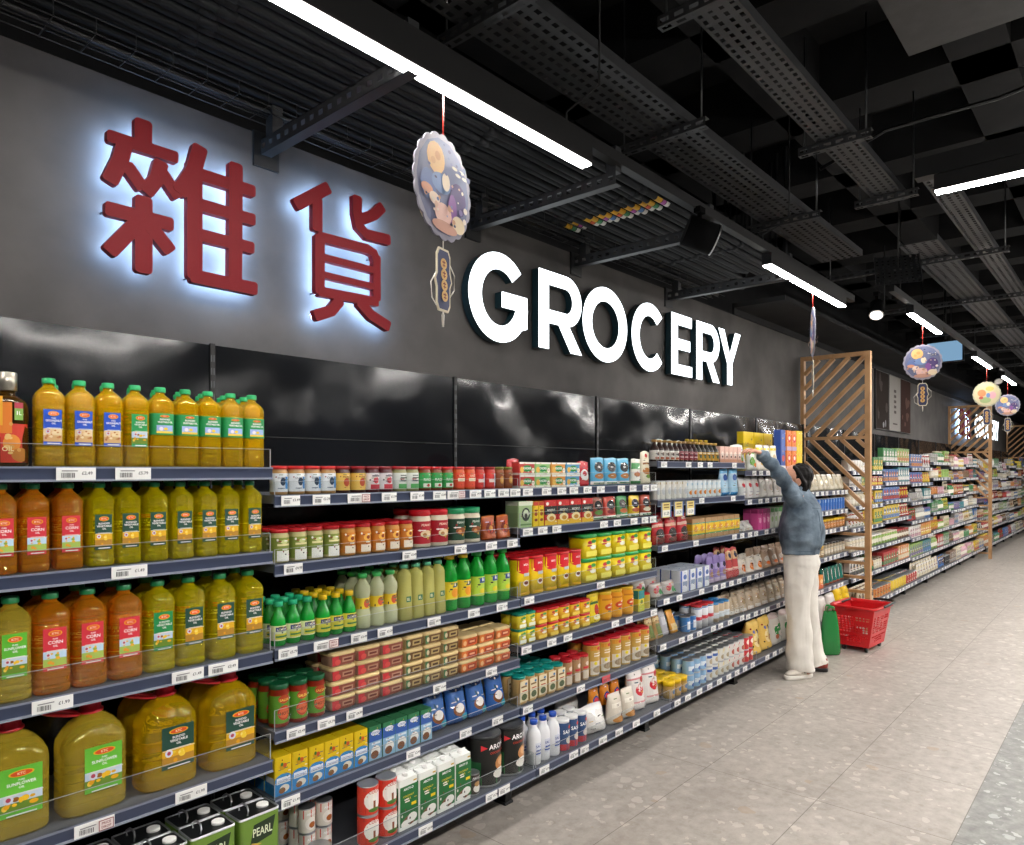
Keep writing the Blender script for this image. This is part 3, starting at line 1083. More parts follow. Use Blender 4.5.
j5 = jar('jar with green label, red lid', .0585, .098, '#7c3a1c', '#b3262a', [('r', -.36, .14, .36, .3, '#d3e0d0'), ('t', 'RAGU', 0, .46, .11, '#e9f2e6'), ('e', 0, .22, .12, .06, '#b8322a')], '#2f9a4c')
j6 = jar('orange sauce jar, red lid', .0585, .098, '#c8521c', '#b3262a', [('r', -.36, .36, .36, .5, '#e6d9b8'), ('t', 'SAUCE', 0, .6, .08, '#f4e6c2')], '#d5462a')
j7 = jar('red jar with pale stripe label', .0585, .098, '#b02a1c', '#8f1c1c', [('r', -.36, .3, .36, .44, '#ecd8cf'), ('r', .1, .1, .24, .7, '#bcd0e0')], '#c9342c')
j8 = jar('brown chutney jar, olive lid', .0585, .098, '#8a4418', '#6b6a2a', [('e', 0, .4, .22, .18, '#c98a3a'), ('e', 0, .4, .12, .1, '#e0b662')], '#7a3e1c')
x = 1.256
for P_, n in ((j1, 4), (j2, 2), (j3, 2), (j4, 2), (j5, 3), (j6, 2), (j7, 2), (j8, 2)):
    w = n * .0645 + (.004 if P_ in (j3, j4) else 0)
    put(B, 0, P_, x, x + w, n, 1)
    x += w
TAGS[B][0] = [1.30, 1.42, (1.58, 'box'), 1.72, 1.86, 1.98, (2.075, 'box'), 2.19, 2.28, 2.37, 2.45]
k1 = jar('pesto jar, red lid, green label', .064, .115, '#b9b27c', '#c8232b', [('r', -.38, .05, .38, .36, '#eeeee6'), ('r', -.36, .5, .36, .56, '#dfd8a0'), ('e', 0, .62, .2, .06, '#c9d08c')], '#7f8f3c')
k2 = jar('paste jar, red lid, orange label', .064, .115, '#c98a3c', '#c8232b', [('r', -.38, .08, .38, .32, '#efe3cf'), ('e', 0, .55, .24, .12, '#e9b24c'), ('e', .05, .55, .12, .06, '#8c3a14')], '#c87a26')
k3 = jar('large jar, red lid, crimson label', .093, .152, '#e7dcc4', '#d0202c', [('e', 0, .36, .3, .1, '#d8c29a'), ('e', -.1, .34, .1, .05, '#a0703c'), ('t', 'PEANUT', 0, .6, .06, '#f2dcc4')], '#b0182a', lidh=.16)
k4 = jar('large jar, green lid, dark label', .093, .152, '#e7dcc4', '#1f9a63', [('e', 0, .36, .3, .1, '#8c4a22'), ('e', -.1, .34, .1, .05, '#c98a4c'), ('t', 'PEANUT', 0, .6, .06, '#d8e6d4')], '#1c4630', lidh=.16)
k5 = pouch('orange hamper pack with bow', .088, .11, .05, '#b5501c', [('e', 0, .5, .3, .24, '#7c2a14'), ('p', [(-.2, .8), (-.05, .7), (-.1, .3), (-.2, .35)], '#e0481c'), ('p', [(.2, .8), (.05, .7), (.0, .3), (.12, .35)], '#e0481c'), ('e', 0, .5, .14, .1, '#c97c2a')], seed=3, seal='#c96a24')
put(B, 1, k1, 1.256, 1.53, 4, 3)
put(B, 1, k2, 1.53, 1.88, 5, 3)
put(B, 1, k3, 1.885, 2.077, 2, 2)
put(B, 1, k4, 2.08, 2.275, 2, 2)
put(B, 1, k5, 2.28, 2.472, 2, 1)
TAGS[B][1] = [1.31, 1.82, 2.10, 2.29, 2.43]
LEMON = [('r', -.45, .16, .45, .28, '#d8cf3a'), ('r', -.4, .33, .4, .43, '#2a3c78'), ('t', 'LEMON', 0, .38, .05, '#f0f0e0'), ('r', -.4, .2, .4, .24, '#2f7a3a')]
FL = ((0, .9), (.03, 1), (.5, 1), (.6, .9), (.72, .62), (.82, .4), (.9, .38))
l1 = round_bottle('green-capped lemon bottle', .0535, .15, '#22c044', '#1fae7c', LEMON, FL, .12, 'juice', band=(.13, .46, '#dfe6b4', 1.0))
l2 = round_bottle('yellow-capped lemon bottle', .0535, .15, '#22c044', '#e8c21c', LEMON, FL, .12, 'juice', band=(.13, .46, '#dcd84a', 1.0))
HOUR = ((0, .9), (.03, 1), (.26, 1), (.36, .86), (.56, .86), (.66, 1), (.76, .95), (.85, .6), (.89, .42), (.93, .4))
l3 = round_bottle('pale cordial bottle, yellow label', .062, .205, '#eef3c8', '#3fae5a', [('e', 0, .46, .2, .08, '#d05a3a'), ('t', 'LIME', 0, .52, .03, '#3a6a24')], HOUR, .08, 'juice', band=(.36, .56, '#e6c832', .88))
l4 = round_bottle('tall pale yellow squash bottle', .060, .22, '#ece88a', '#4fa07c', [('r', -.2, .33, .2, .43, '#2f6a4a'), ('t', 'EL', 0, .38, .05, '#e8e6c0')], ((0, .92), (.02, 1), (.8, 1), (.86, .85), (.9, .45), (.94, .42)), .07, 'juice', sq=4)
l5 = round_bottle('tall green bottle, yellow cap', .072, .235, '#28c848', '#e0b81c', [('e', .02, .32, .26, .08, '#e89a2a'), ('r', -.1, .44, .3, .5, '#2d4a2a')], ((0, .92), (.02, 1), (.62, 1), (.74, .8), (.84, .45), (.9, .36)), .08, 'juice', band=(.2, .52, '#e3cc2c', 1.0))
l6 = round_bottle('tall green bottle, green cap', .072, .235, '#28c848', '#1f9a3c', [('r', -.2, .42, .36, .52, '#2c4aa0'), ('t', 'PLJ', .08, .47, .05, '#ffffff'), ('e', 0, .27, .2, .05, '#e3cc2c')], ((0, .92), (.02, 1), (.62, 1), (.74, .8), (.84, .45), (.9, .36)), .08, 'juice', band=(.18, .54, '#b9d84a', 1.0))
put(B, 2, l1, 1.256, 1.425, 3, 3)
put(B, 2, l2, 1.43, 1.60, 3, 4)
put(B, 2, l3, 1.605, 1.80, 3, 3)
put(B, 2, l4, 1.805, 2.05, 4, 3)
put(B, 2, l5, 2.055, 2.215, 2, 2)
put(B, 2, l6, 2.218, 2.47, 3, 2)
TAGS[B][2] = [1.29, (1.44, 'box'), 1.58, 1.70, 1.95, 2.18, 2.36]
s1 = jar('salsa jar, green lid', .068, .145, '#8c2410', '#17603a', [('e', 0, .34, .34, .17, '#c2401c'), ('e', 0, .34, .28, .12, '#e0683a'), ('e', 0, .66, .3, .1, '#b0421c'), ('t', 'SALSA', 0, .64, .06, '#f2d060'), ('t', 'HOT', 0, .33, .07, '#5a140a')], '#5f9a2c', name='salsa_jar')
put(B, 3, s1, 1.256, 1.47, 3, 3)
t1 = tub('red labelled dip tub', .112, .09, .0525, '#a8806a', '#e3c890', [('r', -.46, .08, .46, .72, '#8a4a3a'), ('r', -.46, .08, -.2, .72, '#c8303a'), ('e', -.24, .3, .12, .2, '#d8504a'), ('r', -.06, .24, .38, .58, '#b98a72'), ('r', 0, .34, .32, .48, '#6a2a20')])
t2 = tub('brown labelled dip tub', .098, .09, .0525, '#b09a6a', '#e3c890', [('r', -.46, .08, .46, .72, '#6a4a26'), ('r', -.46, .08, -.28, .72, '#4a7a4c'), ('r', -.12, .2, .36, .6, '#b9a06a'), ('r', -.04, .32, .28, .48, '#4a2f1a'), ('e', -.32, .4, .08, .2, '#d8cfae')])
t3 = tub('orange labelled dip tub', .105, .09, .0525, '#c8804a', '#e3c890', [('r', -.46, .08, .46, .72, '#d0602a'), ('r', -.46, .08, -.2, .72, '#e07a2c'), ('r', -.1, .22, .38, .6, '#a83a1c'), ('r', -.02, .34, .3, .5, '#e6b08a'), ('e', -.3, .36, .1, .2, '#f0c088')])
put(B, 3, t1, 1.475, 1.815, 3, 2, 4, jit=.03)
put(B, 3, t2, 1.818, 2.12, 3, 2, 4, jit=.03)
put(B, 3, t3, 2.125, 2.45, 3, 2, 3, jit=.03)
TAGS[B][3] = [1.32, 1.44, 1.56, 1.98, 2.29]
c1 = carton('yellow and blue drink carton', .062, .062, .13, '#e6c40c', [('r', -.5, 0, .5, .42, '#2f86c8'), ('e', 0, .42, .5, .13, '#2f86c8'), ('r', -.4, .3, .42, .46, '#e8f0f4'), ('e', .06, .16, .3, .1, '#e9e2d0'), ('e', -.08, .12, .2, .08, '#8c5a30'), ('e', -.05, .74, .2, .09, '#d0a00c'), ('e', .08, .76, .12, .06, '#d05a24'), ('e', -.1, .8, .08, .05, '#3c7a34'), ('t', 'COCONUT', 0, .38, .05, '#2456a0')], top='#d8bb10', cat='carton')
c2 = carton('slim green coconut milk carton', .060, .060, .128, '#2c7a4c', [('r', -.5, 0, .5, .78, '#8ab4d0'), ('r', -.5, .55, .5, .86, '#2f5aa8'), ('e', 0, .8, .34, .08, '#e8eef2'), ('t', 'COCO', 0, .8, .06, '#2f5aa8'), ('e', .02, .26, .36, .16, '#f0ede6'), ('e', -.06, .16, .3, .12, '#7a4c2c'), ('r', -.3, .46, .36, .52, '#d8e6ee')], top='#3a7a52', cat='carton')
p1 = pouch('blue coconut powder packet', .118, .178, .05, '#2a5fa8', [('e', 0, .82, .34, .1, '#16386c'), ('p', [(-.42, .4), (-.1, .62), (.0, .5), (-.2, .36)], '#1d4a5c'), ('e', .02, .3, .3, .15, '#7a4a28'), ('e', .04, .34, .24, .11, '#f4f0e8'), ('e', .25, .12, .2, .08, '#2f8aa0'), ('t', 'COCONUT', 0, .83, .05, '#e8eef4')], seed=5, seal='#3f78c0')
put(B, 4, c1, 1.256, 1.64, 6, 5, jit=.02)
put(B, 4, c2, 1.642, 1.962, 5, 5, jit=.02)
put(B, 4, p1, 1.966, 2.455, 4, 1, lean=-.16, y=FRONT + .03)
TAGS[B][4] = [1.30, 1.84, 2.13, 2.33]
n1 = can('tall coconut cream can', .078, .108, [('r', -1.2, .1, 1.2, .3, '#c8382a'), ('e', 0, .52, .5, .34, '#f0ece4'), ('r', -.06, .16, .06, .5, '#8a4a2c'), ('e', 0, .2, .3, .07, '#4f7a2c'), ('r', -1.4, .84, 1.4, .93, '#c23a2a'), ('t', 'COCO', 0, .8, .1, '#c23a2a')], '#d8402e')
n2 = can('small red-topped can', .060, .088, [('r', -1.4, .6, 1.4, .94, '#d8402e'), ('e', 0, .4, .36, .25, '#f4efe6'), ('e', .06, .34, .2, .12, '#b0642c'), ('t', 'AROY', 0, .78, .1, '#ffffff')], '#e4ded2')
n3 = can('wide blue food can, silver top', .082, .07, [('r', -1.4, .1, 1.4, .5, '#e6ebf0'), ('t', 'CHEF', 0, .7, .16, '#ffffff')], '#2456b0')
n4 = can('small coconut can, dark label', .060, .088, [('e', 0, .3, .32, .18, '#efe9e0'), ('t', 'AROY-D', 0, .8, .1, '#ffffff'), ('e', 0, .52, .24, .12, '#b98a54')], '#3a2f2c')
q1 = carton('white and green coconut milk carton', .092, .07, .19, '#e9ebe6', [('r', -.44, .08, .5, .86, '#1f6a34'), ('e', .06, .16, .34, .1, '#7a4c2c'), ('e', .2, .2, .26, .09, '#f4f1ea'), ('e', -.14, .12, .26, .07, '#f4f1ea'), ('t', 'AROY-D', 0, .8, .05, '#ffffff'), ('t', 'COCONUT', 0, .66, .04, '#e6d23a'), ('t', 'MILK', 0, .6, .04, '#e6d23a'), ('r', .14, .44, .4, .5, '#e6c81c')], flap=True, cap='#eeeeea', top='#eceeea', cat='carton')
big = can('big coconut milk can, black label', .150, .215, [('r', -1.5, .05, 1.5, .2, '#1f6a34'), ('r', -1.5, .1, -.5, .5, '#235a34'), ('p', [(-.5, .72), (-.3, .78), (-.5, .84)], '#d8303a'), ('e', .18, .44, .24, .14, '#c98a54'), ('e', .2, .47, .16, .08, '#e0b07c'), ('e', .12, .25, .26, .1, '#f2efe8'), ('t', 'AROY-D', .1, .8, .1, '#ffffff'), ('t', 'COCONUT MILK', .1, .68, .045, '#c8402c')], '#1c1c1a', lid='#2a2c2e')
big.look = 'big coconut milk can, black label'
put(B, 5, n3, 1.262, 1.43, 2, 1, y=BASEFRONT + .012)
put(B, 5, n2, 1.36, 1.50, 2, 2, 2, y=BASEFRONT + .11, tags=False)
put(B, 5, n2, 1.26, 1.50, 3, 1, 2, y=BASEFRONT + .26, tags=False, look='rear red-topped can')
put(B, 5, n1, 1.555, 1.722, 2, 1, 2)
put(B, 5, q1, 1.706, 2.098, 4, 3, jit=.02)
put(B, 5, n4, 2.098, 2.162, 1, 1, 1)
put(B, 5, big, 2.166, 2.478, 2, 2)
TAGS[B][5] = [1.35, 1.60, 1.82, 2.19, 2.27]

# -------- third bay
B = 2


def stockbox(look, c, c2):
    return carton(look, .115, .05, .06, c, [('r', -.5, 0, .5, .16, c2), ('e', .0, .5, .3, .26, '#1c8a3c'), ('t', 'KNORR', 0, .52, .2, '#ffffff', .5), ('e', -.34, .4, .12, .24, '#e6b64a'), ('e', .36, .35, .1, .2, '#f0e6d0'), ('r', -.5, .86, .5, 1, '#f2efe6')])


for P_, xa, xb in ((stockbox('red stock cube box', '#c23a34', '#e0d8cc'), 2.50, 2.622), (stockbox('pale green stock cube box', '#8fc070', '#e6ecd8'), 2.622, 2.744), (stockbox('orange stock cube box', '#e0963c', '#f0e2c8'), 2.744, 2.866), (stockbox('blue stock cube box', '#4f9ac8', '#dfe9ee'), 2.866, 2.985)):
    put(B, 0, P_, xa, xb, 1, 1, 2, jit=.02)
redbag = pouch('red and white rice packet', .12, .14, .05, '#b8202c', [('e', 0, .5, .4, .2, '#efe6e2'), ('e', 0, .5, .24, .1, '#c8303c')], seed=8)
redbag.put(2.62, FRONT + .16, ZL[B][0] + .0012, .2, 'red and white packet lying behind stock boxes, top shelf, third bay', 'packets on the top shelf of the third bay', 0)
put(B, 0, pouch('red packet with white oval', .105, .13, .045, '#c02430', [('e', 0, .45, .36, .22, '#f0e9e4'), ('e', 0, .5, .2, .1, '#c02430')], seed=9), 2.99, 3.10, 1, 1)
PW = [('e', 0, .66, .36, .18, '#1c2228'), ('t', 'PINK', 0, .66, .06, '#ffffff'), ('e', 0, .34, .36, .1, '#b0743c'), ('r', -.5, .03, .5, .15, '#efeee6'), ('r', -.4, .07, .4, .11, '#3a7a44')]
put(B, 0, pouch('blue snack pouch, black badge', .125, .152, .045, '#5cb0d8', PW, seed=11, seal='#7cc4e4'), 3.108, 3.50, 3, 1)
put(B, 0, pouch('white and green pouch', .105, .15, .04, '#e6e6da', [('r', -.5, .6, .5, .84, '#4f9a58'), ('e', 0, .4, .34, .1, '#b06a3a'), ('r', -.5, .03, .5, .15, '#3a7a44')], seed=12), 3.505, 3.62, 1, 1)
put(B, 0, pouch('tall cream pouch, red star', .105, .195, .045, '#e3d9bf', [('e', 0, .86, .16, .06, '#c23a34'), ('e', 0, .4, .4, .1, '#b9763c'), ('e', .1, .24, .24, .06, '#7a9a3c'), ('r', -.4, .6, .4, .66, '#8a5a34')], seed=13), 3.622, 3.732, 1, 1)
TAGS[B][0] = [2.54, 2.68, 2.80, 2.90, 3.02, 3.14, 3.34, 3.46, 3.60, 3.69]
put(B, 1, carton('green tea box with portrait', .098, .09, .122, '#a3c08a', [('r', -.5, .84, .5, 1, '#e0e6d0'), ('e', 0, .5, .3, .26, '#2c3230'), ('e', 0, .52, .2, .17, '#cfdcc0'), ('e', 0, .44, .12, .1, '#3c3a36'), ('r', -.4, .08, .4, .14, '#6a8a54')]), 2.502, 2.605, 1, 1)
put(B, 1, carton('slim yellow spice box', .040, .08, .118, '#e9c71c', [('r', -.5, .84, .5, 1, '#c23a24'), ('e', 0, .5, .3, .08, '#a04a1c'), ('e', 0, .26, .3, .06, '#8a3a14'), ('r', -.3, .62, .3, .68, '#7a2a14')]), 2.608, 2.692, 2, 1)
put(B, 1, carton('red and black noodle box', .098, .06, .122, '#c8282a', [('r', -.5, .42, .5, .76, '#1c1a1a'), ('r', -.5, 0, .5, .2, '#e6b62c'), ('e', .02, .3, .36, .16, '#f0dfa8'), ('e', .05, .27, .2, .09, '#c98a2c'), ('t', 'NOODLE', 0, .6, .09, '#f0ece4'), ('e', -.3, .86, .12, .07, '#f0ece4')]), 2.695, 3.105, 4, 2)
for i, (c, lk, fc) in enumerate((('#8a4a3a', 'brown', '#5f8a3c'), ('#c84a3c', 'coral red', '#8a1c1c'), ('#4f9a5a', 'green and white', '#c9642c'), ('#e0b81c', 'yellow', '#b04a1c'), ('#a8452c', 'rust red', '#e6d8c0'))):
    w = (3.728 - 3.11) / 5
    put(B, 1, pouch(lk + ' meal pouch, dark badge', w - .006, .125, .04, c, [('e', 0, .64, .34, .2, '#1d1c1e'), ('t', 'MEAL', 0, .64, .07, '#f0ece4'), ('e', 0, .34, .36, .1, fc), ('r', -.5, .03, .5, .17, '#ecebe0'), ('r', -.4, .07, .4, .12, '#3a7a44')], seed=20 + i), 3.11 + w * i, 3.11 + w * (i + 1), 1, 1)
TAGS[B][1] = [2.54, 2.65, 2.76, 3.17, 3.30, 3.47, 3.59, 3.68]


def custard():
    w, d, h = .098, .072, .182
    b = MB()
    b.loft([(w, d, 0, 3), (w, d, .93 * h, 3)], 20, '#e8c614', 'gloss')
    l = MB()
    l.loft([(w * 1.02, d * 1.03, .92 * h, 3), (w * 1.02, d * 1.03, .985 * h, 3), (w * .95, d * .95, h, 3)], 20, '#c81c24', 'gloss')
    f = MB()
    y = lambda x, z, e: (x, -d / 2 * (max(0, 1 - abs(2 * x / w) ** 3)) ** (1 / 3) - e, z)
    decal(f, sc([('r', -.45, .66, .45, .92, '#d42430'), ('e', 0, .66, .45, .1, '#d42430'), ('t', 'BIRDS', .05, .8, .05, '#ffffff', .5), ('r', -.1, .5, .34, .58, '#b8c0c8'), ('e', .06, .32, .22, .08, '#f0ebe0'), ('e', .06, .33, .16, .05, '#7a3a24'), ('r', -.4, .03, .4, .09, '#d8a812')], w, h), y, 'gloss', True, 8, 3)
    return Proto('drink_tub', 'tub', 'yellow custard tub, red top', w, d, h, [('body', b), ('lid', l), ('label', f)])


put(B, 2, custard(), 2.50, 3.018, 5, 3)


def ydrum(look, w, h, lid, body='#e6cf12', band='#e8dc5a', fc='#c8303a'):
    r = w / 2
    b = MB()
    b.loft([(w * .94, w * .86, 0, 4), (w * .96, w * .88, .86 * h, 4)], 18, body, 'gloss')
    l = MB()
    l.loft([(w, w * .92, .85 * h, 4), (w, w * .92, .97 * h, 4), (w * .94, w * .86, h, 4)], 18, lid, 'gloss')
    f = MB()
    decal(f, sc([('r', -.36, .08, .36, .3, band), ('e', .1, .46, .2, .09, '#f2efe0'), ('e', -.1, .66, .16, .08, fc), ('e', .12, .7, .16, .08, '#3f9a4c'), ('r', -.3, .5, .0, .56, fc)], w, h), flat(-w * .435), 'gloss')
    return Proto('drink_tub', 'tub', look, w, w * .92, h, [('body', b), ('lid', l), ('label', f)])


put(B, 2, ydrum('green-lidded yellow tub', .136, .126, '#2c9a4a'), 3.022, 3.73, 5, 1, 2, jit=.05)
TAGS[B][2] = [2.55, 3.14, (3.2, None)][:2]
put(B, 3, ydrum('teal-lidded yellow tub', .066, .073, '#1c8a72', '#e3d233', '#eef0d8', '#7a9a2c'), 2.497, 2.635, 2, 2, 2)
put(B, 3, ydrum('small red-lidded yellow tub', .088, .071, '#cc2028', '#e8b414', '#f0cf4c', '#c8303a'), 2.64, 3.09, 5, 3, 2)
put(B, 3, pouch('tall yellow packet, red figure', .112, .165, .05, '#e9d020', [('r', -.5, .86, .5, .94, '#d8b81c'), ('e', .12, .42, .2, .18, '#c8402c'), ('e', .1, .2, .3, .08, '#f0e6b0'), ('r', -.34, .62, .3, .7, '#3c6a2c')], seed=31), 3.092, 3.205, 1, 1)
put(B, 3, jar('round yellow spice jar', .105, .155, '#e0961c', '#e6bc2c', [('e', 0, .46, .36, .12, '#d04a1c'), ('t', 'SPICE', 0, .46, .06, '#f6e2a0'), ('r', -.5, .7, .5, .76, '#c87a14')], '#e8a81c', lidh=.1), 3.21, 3.54, 3, 1)
put(B, 3, carton('small yellow and green packet', .062, .05, .12, '#e3d23c', [('r', -.5, .6, .5, 1, '#2f8a8a'), ('r', -.5, 0, .5, .3, '#b8b83c'), ('e', 0, .45, .24, .1, '#6a8a2c')]), 3.555, 3.625, 1, 1)
put(B, 3, can('short striped can, red lid', .092, .09, [('r', -1.5, .3, 1.5, .45, '#7a3a20'), ('r', -1.5, .55, 1.5, .66, '#d8b43c')], '#b0a03c', lid='#cc2028'), 3.632, 3.73, 1, 1)
TAGS[B][3] = [2.53, 2.72, 2.85, 3.28, 3.42, 3.69]
put(B, 4, round_bottle('tan spice jar, teal lid', .068, .13, '#c9a568', '#14988e', [('r', -.4, .1, .44, .84, '#e0d2ae'), ('r', -.3, .6, .3, .66, '#7a5a2c'), ('r', -.2, .46, .3, .5, '#b0402c'), ('e', .02, .26, .3, .12, '#4a5a34'), ('e', .2, .72, .12, .05, '#3f78a8')], ((0, .94), (.02, 1), (.86, 1), (.9, .96)), .1, 'gloss', name='spice_jar', capr=.49, sq=4, cat='jar'), 2.497, 2.865, 5, 4)
put(B, 4, round_bottle('small tan jar, red lid', .064, .135, '#b08a62', '#cc2430', [('r', -.4, .46, .4, .54, '#c8303c'), ('r', -.4, .08, .4, .4, '#d8c8b4'), ('e', 0, .66, .2, .08, '#e0d0c0')], ((0, .94), (.02, 1), (.86, 1), (.9, .96)), .12, 'gloss', name='spice_jar', capr=.49, cat='jar'), 2.87, 3.095, 3, 2)
put(B, 4, round_bottle('tall stuffing drum, red lid', .094, .176, '#c9a24c', '#cc2430', [('r', -.5, .05, .5, .46, '#dcd2c0'), ('e', .0, .2, .36, .1, '#a08a6c'), ('r', -.5, .78, .5, .9, '#d8962c'), ('e', .1, .84, .2, .05, '#c8402c'), ('r', -.3, .6, .36, .64, '#efe6d2'), ('r', -.3, .68, .36, .71, '#efe6d2'), ('e', -.2, .4, .1, .05, '#e3d21c')], ((0, .97), (.02, 1), (.9, 1), (.93, .98)), .07, 'gloss', name='spice_drum', capr=.505, cat='tub'), 3.10, 3.72, 6, 3)
TAGS[B][4] = [2.54, 2.96, (3.19, 'red')]
put(B, 5, round_bottle('white milk bottle, blue cap', .068, .20, '#e4e5e8', '#1f4fb8', [('r', -.3, .2, .3, .5, '#d0d4e0'), ('t', 'SALT', 0, .42, .06, '#2c3f8a'), ('r', -.24, .3, .3, .34, '#3f54a0'), ('r', -.3, .24, .2, .27, '#3f54a0')], ((0, .94), (.02, 1), (.62, 1), (.72, .86), (.78, .62), (.83, .48), (.9, .46)), .1, 'gloss', name='salt_bottle', capr=.27), 2.50, 2.715, 3, 2)
put(B, 5, round_bottle('blue and red salt drum', .068, .148, '#33507c', '#e6e6e4', [('r', -.8, .02, .8, .22, '#b8303a'), ('e', .1, .34, .3, .12, '#d8d0c8'), ('t', 'SAXA', 0, .62, .12, '#ffffff'), ('e', .16, .76, .16, .06, '#d0402c')], ((0, .98), (.02, 1), (.88, 1), (.9, 1)), .1, 'gloss', name='salt_drum', capr=.5, cat='tub'), 2.72, 2.94, 3, 2)
put(B, 5, pouch('white flour bag slumped low', .20, .135, .12, '#dcdad6', [('r', -.46, .03, .46, .96, '#dcdad6'), ('r', -.5, .2, .5, .3, '#c9c6c2')], seed=41, fat=.45, mat='film', cat='bag', name='flour_bag'), 2.95, 3.16, 1, 2)
put(B, 5, pouch('cream nut bag, brown label', .118, .16, .08, '#d8cfc0', [('r', -.4, .56, .4, .7, '#efe9dc'), ('t', 'FINE', 0, .63, .07, '#5a4432'), ('e', .0, .16, .4, .1, '#c98a44')], seed=42, fat=.5, cat='bag', name='nut_bag'), 3.165, 3.415, 2, 1)
put(B, 5, pouch('orange packet with blue badge', .085, .12, .05, '#e0871c', [('e', 0, .42, .32, .2, '#22357c'), ('e', 0, .42, .22, .12, '#d8303c'), ('r', -.5, .85, .5, .9, '#c9701c')], seed=43, seal='#e8a03c'), 3.10, 3.40, 3, 3, y=BASEFRONT + .11, dz=.075, tags=False)
put(B, 5, pouch('white sugar bag, red print', .155, .225, .10, '#e3dcd8', [('r', -.46, .03, .46, .97, '#e3dcd8'), ('e', 0, .5, .28, .14, '#c8303c'), ('t', 'SUGAR', 0, .5, .05, '#f0e6e2'), ('r', -.5, .76, .5, .8, '#d08a8c'), ('r', -.5, .2, .5, .24, '#d8a0a0'), ('e', .24, .74, .14, .08, '#c8404a')], seed=44, fat=.45, cat='bag', name='sugar_bag'), 3.42, 3.733, 2, 2, dy=.02)
TAGS[B][5] = [2.545, 2.77, 2.86, 3.02, 3.17, 3.34, 3.56]

# -------- fourth bay (single meshes from here on: too small to show their parts)
B = 3
SAU = ((0, .94), (.03, 1), (.55, 1), (.66, .82), (.76, .5), (.84, .38), (.9, .36))


def sauce(look, w, h, body, cap, wrap, it):
    return round_bottle(look, w, h, body, cap, it, SAU, .1, 'gloss', True, 'sauce_bottle', (.08, .5, wrap, 1.0))


put(B, 0, sauce('dark sauce bottle, white label', .058, .13, '#2a1712', '#b08a4c', '#dcd4cc', [('r', -.4, .1, .4, .2, '#b05a3a'), ('e', 0, .34, .2, .08, '#7a5a4c')]), 3.755, 4.065, 5, 1)
put(B, 0, sauce('dark sauce bottle, crimson label', .058, .13, '#2a1414', '#a8844c', '#8a2a38', [('r', -.4, .2, .4, .26, '#d8b0b0'), ('r', -.4, .38, .4, .42, '#d8b0b0')]), 4.065, 4.315, 4, 1)
put(B, 0, sauce('dark sauce bottle, gold label', .058, .13, '#1f2018', '#c8a050', '#c99a2c', [('e', 0, .28, .26, .1, '#3a5a34'), ('r', -.4, .42, .4, .46, '#efe6c8')]), 4.315, 4.625, 5, 1)
put(B, 0, carton('pale pink sauce box', .066, .06, .112, '#d9b0a0', [('r', -.5, 0, .5, .2, '#c98a6c'), ('e', 0, .5, .28, .18, '#e9d4c8'), ('e', 0, .36, .16, .07, '#4a2a24')], True), 4.63, 4.975, 5, 1)
put(B, 0, sauce('tall soy bottle, white neck', .05, .165, '#3a1a12', '#d8b43c', '#d8d8d8', []), 4.55, 4.90, 5, 1, y=FRONT + .22, tags=False)
put(B, 0, pouch('white and green snack bag lying behind', .13, .15, .05, '#d5d8d0', [('e', .1, .4, .3, .2, '#4f9a4c'), ('r', -.5, .7, .5, .8, '#a8aca8')], True, seed=51), 4.1, 4.5, 3, 1, y=FRONT + .2, tags=False, jit=.3)
TAGS[B][0] = [3.81, 4.12, 4.28, 4.42, 4.80]
put(B, 1, can('tall white can, gold top', .062, .115, [('e', 0, .45, .3, .2, '#c0c4c8'), ('r', -1.4, .8, 1.4, .92, '#b09a6a')], '#d9d7d0', True), 3.76, 4.17, 6, 1)
put(B, 1, can('tall white can, orange fruit', .062, .115, [('e', 0, .3, .3, .12, '#e08a2c'), ('r', -1.4, .7, 1.4, .84, '#8ab8d4'), ('e', .1, .4, .12, .08, '#e6a84a')], '#d4dde0', True), 4.17, 4.66, 7, 1)
put(B, 1, pouch('blue and clear rice cracker bag', .135, .19, .06, '#9fc4dc', [('r', -.5, 0, .5, .12, '#2f86c4'), ('e', 0, .68, .26, .12, '#23509c'), ('r', -.5, .84, .5, 1, '#5aa8d8')], True, seed=54), 4.67, 4.975, 2, 1)
TAGS[B][1] = [4.30, 4.78]
put(B, 2, pouch('red and black peanut bag', .135, .185, .055, '#b8202a', [('e', 0, .36, .34, .16, '#33221e'), ('r', -.5, .58, .5, .68, '#e0b0a0'), ('t', 'NUTS', 0, .8, .08, '#f0d8c8'), ('e', 0, .14, .4, .08, '#6a2a20')], True, seed=55), 3.755, 4.21, 3, 2)
put(B, 2, carton('yellow and tan cereal box', .088, .06, .135, '#a8845c', [('r', -.5, .2, .5, .78, '#e3bc1c'), ('r', -.5, .2, .5, .26, '#3f8a5a'), ('r', -.5, .74, .5, .79, '#3f9a8a'), ('e', 0, .5, .26, .16, '#d08a2c')], True), 4.22, 4.95, 8, 2)
TAGS[B][2] = [3.82, 4.22, 4.80, 4.93]
put(B, 3, pouch('clear bag of sweets', .15, .085, .09, '#b8b0ac', [('e', -.2, .5, .14, .2, '#c84a54'), ('e', .1, .4, .14, .2, '#4a9a5c'), ('e', .3, .6, .1, .16, '#e0d8d4'), ('e', -.05, .7, .1, .14, '#d86a74'), ('e', .28, .3, .1, .14, '#3f8a54')], True, seed=57, fat=.4, cat='bag', name='sweet_bag'), 3.755, 4.055, 2, 3)
put(B, 3, carton('white sugar bag, blue edge', .092, .07, .135, '#dfe2e8', [('r', -.5, 0, -.3, 1, '#2a52a8'), ('r', -.2, .3, .4, .5, '#8a9ab8'), ('e', .1, .7, .24, .12, '#4a66a8')], True, cat='bag', name='sugar_bag', top='#b8c0d0'), 4.06, 4.47, 4, 3)
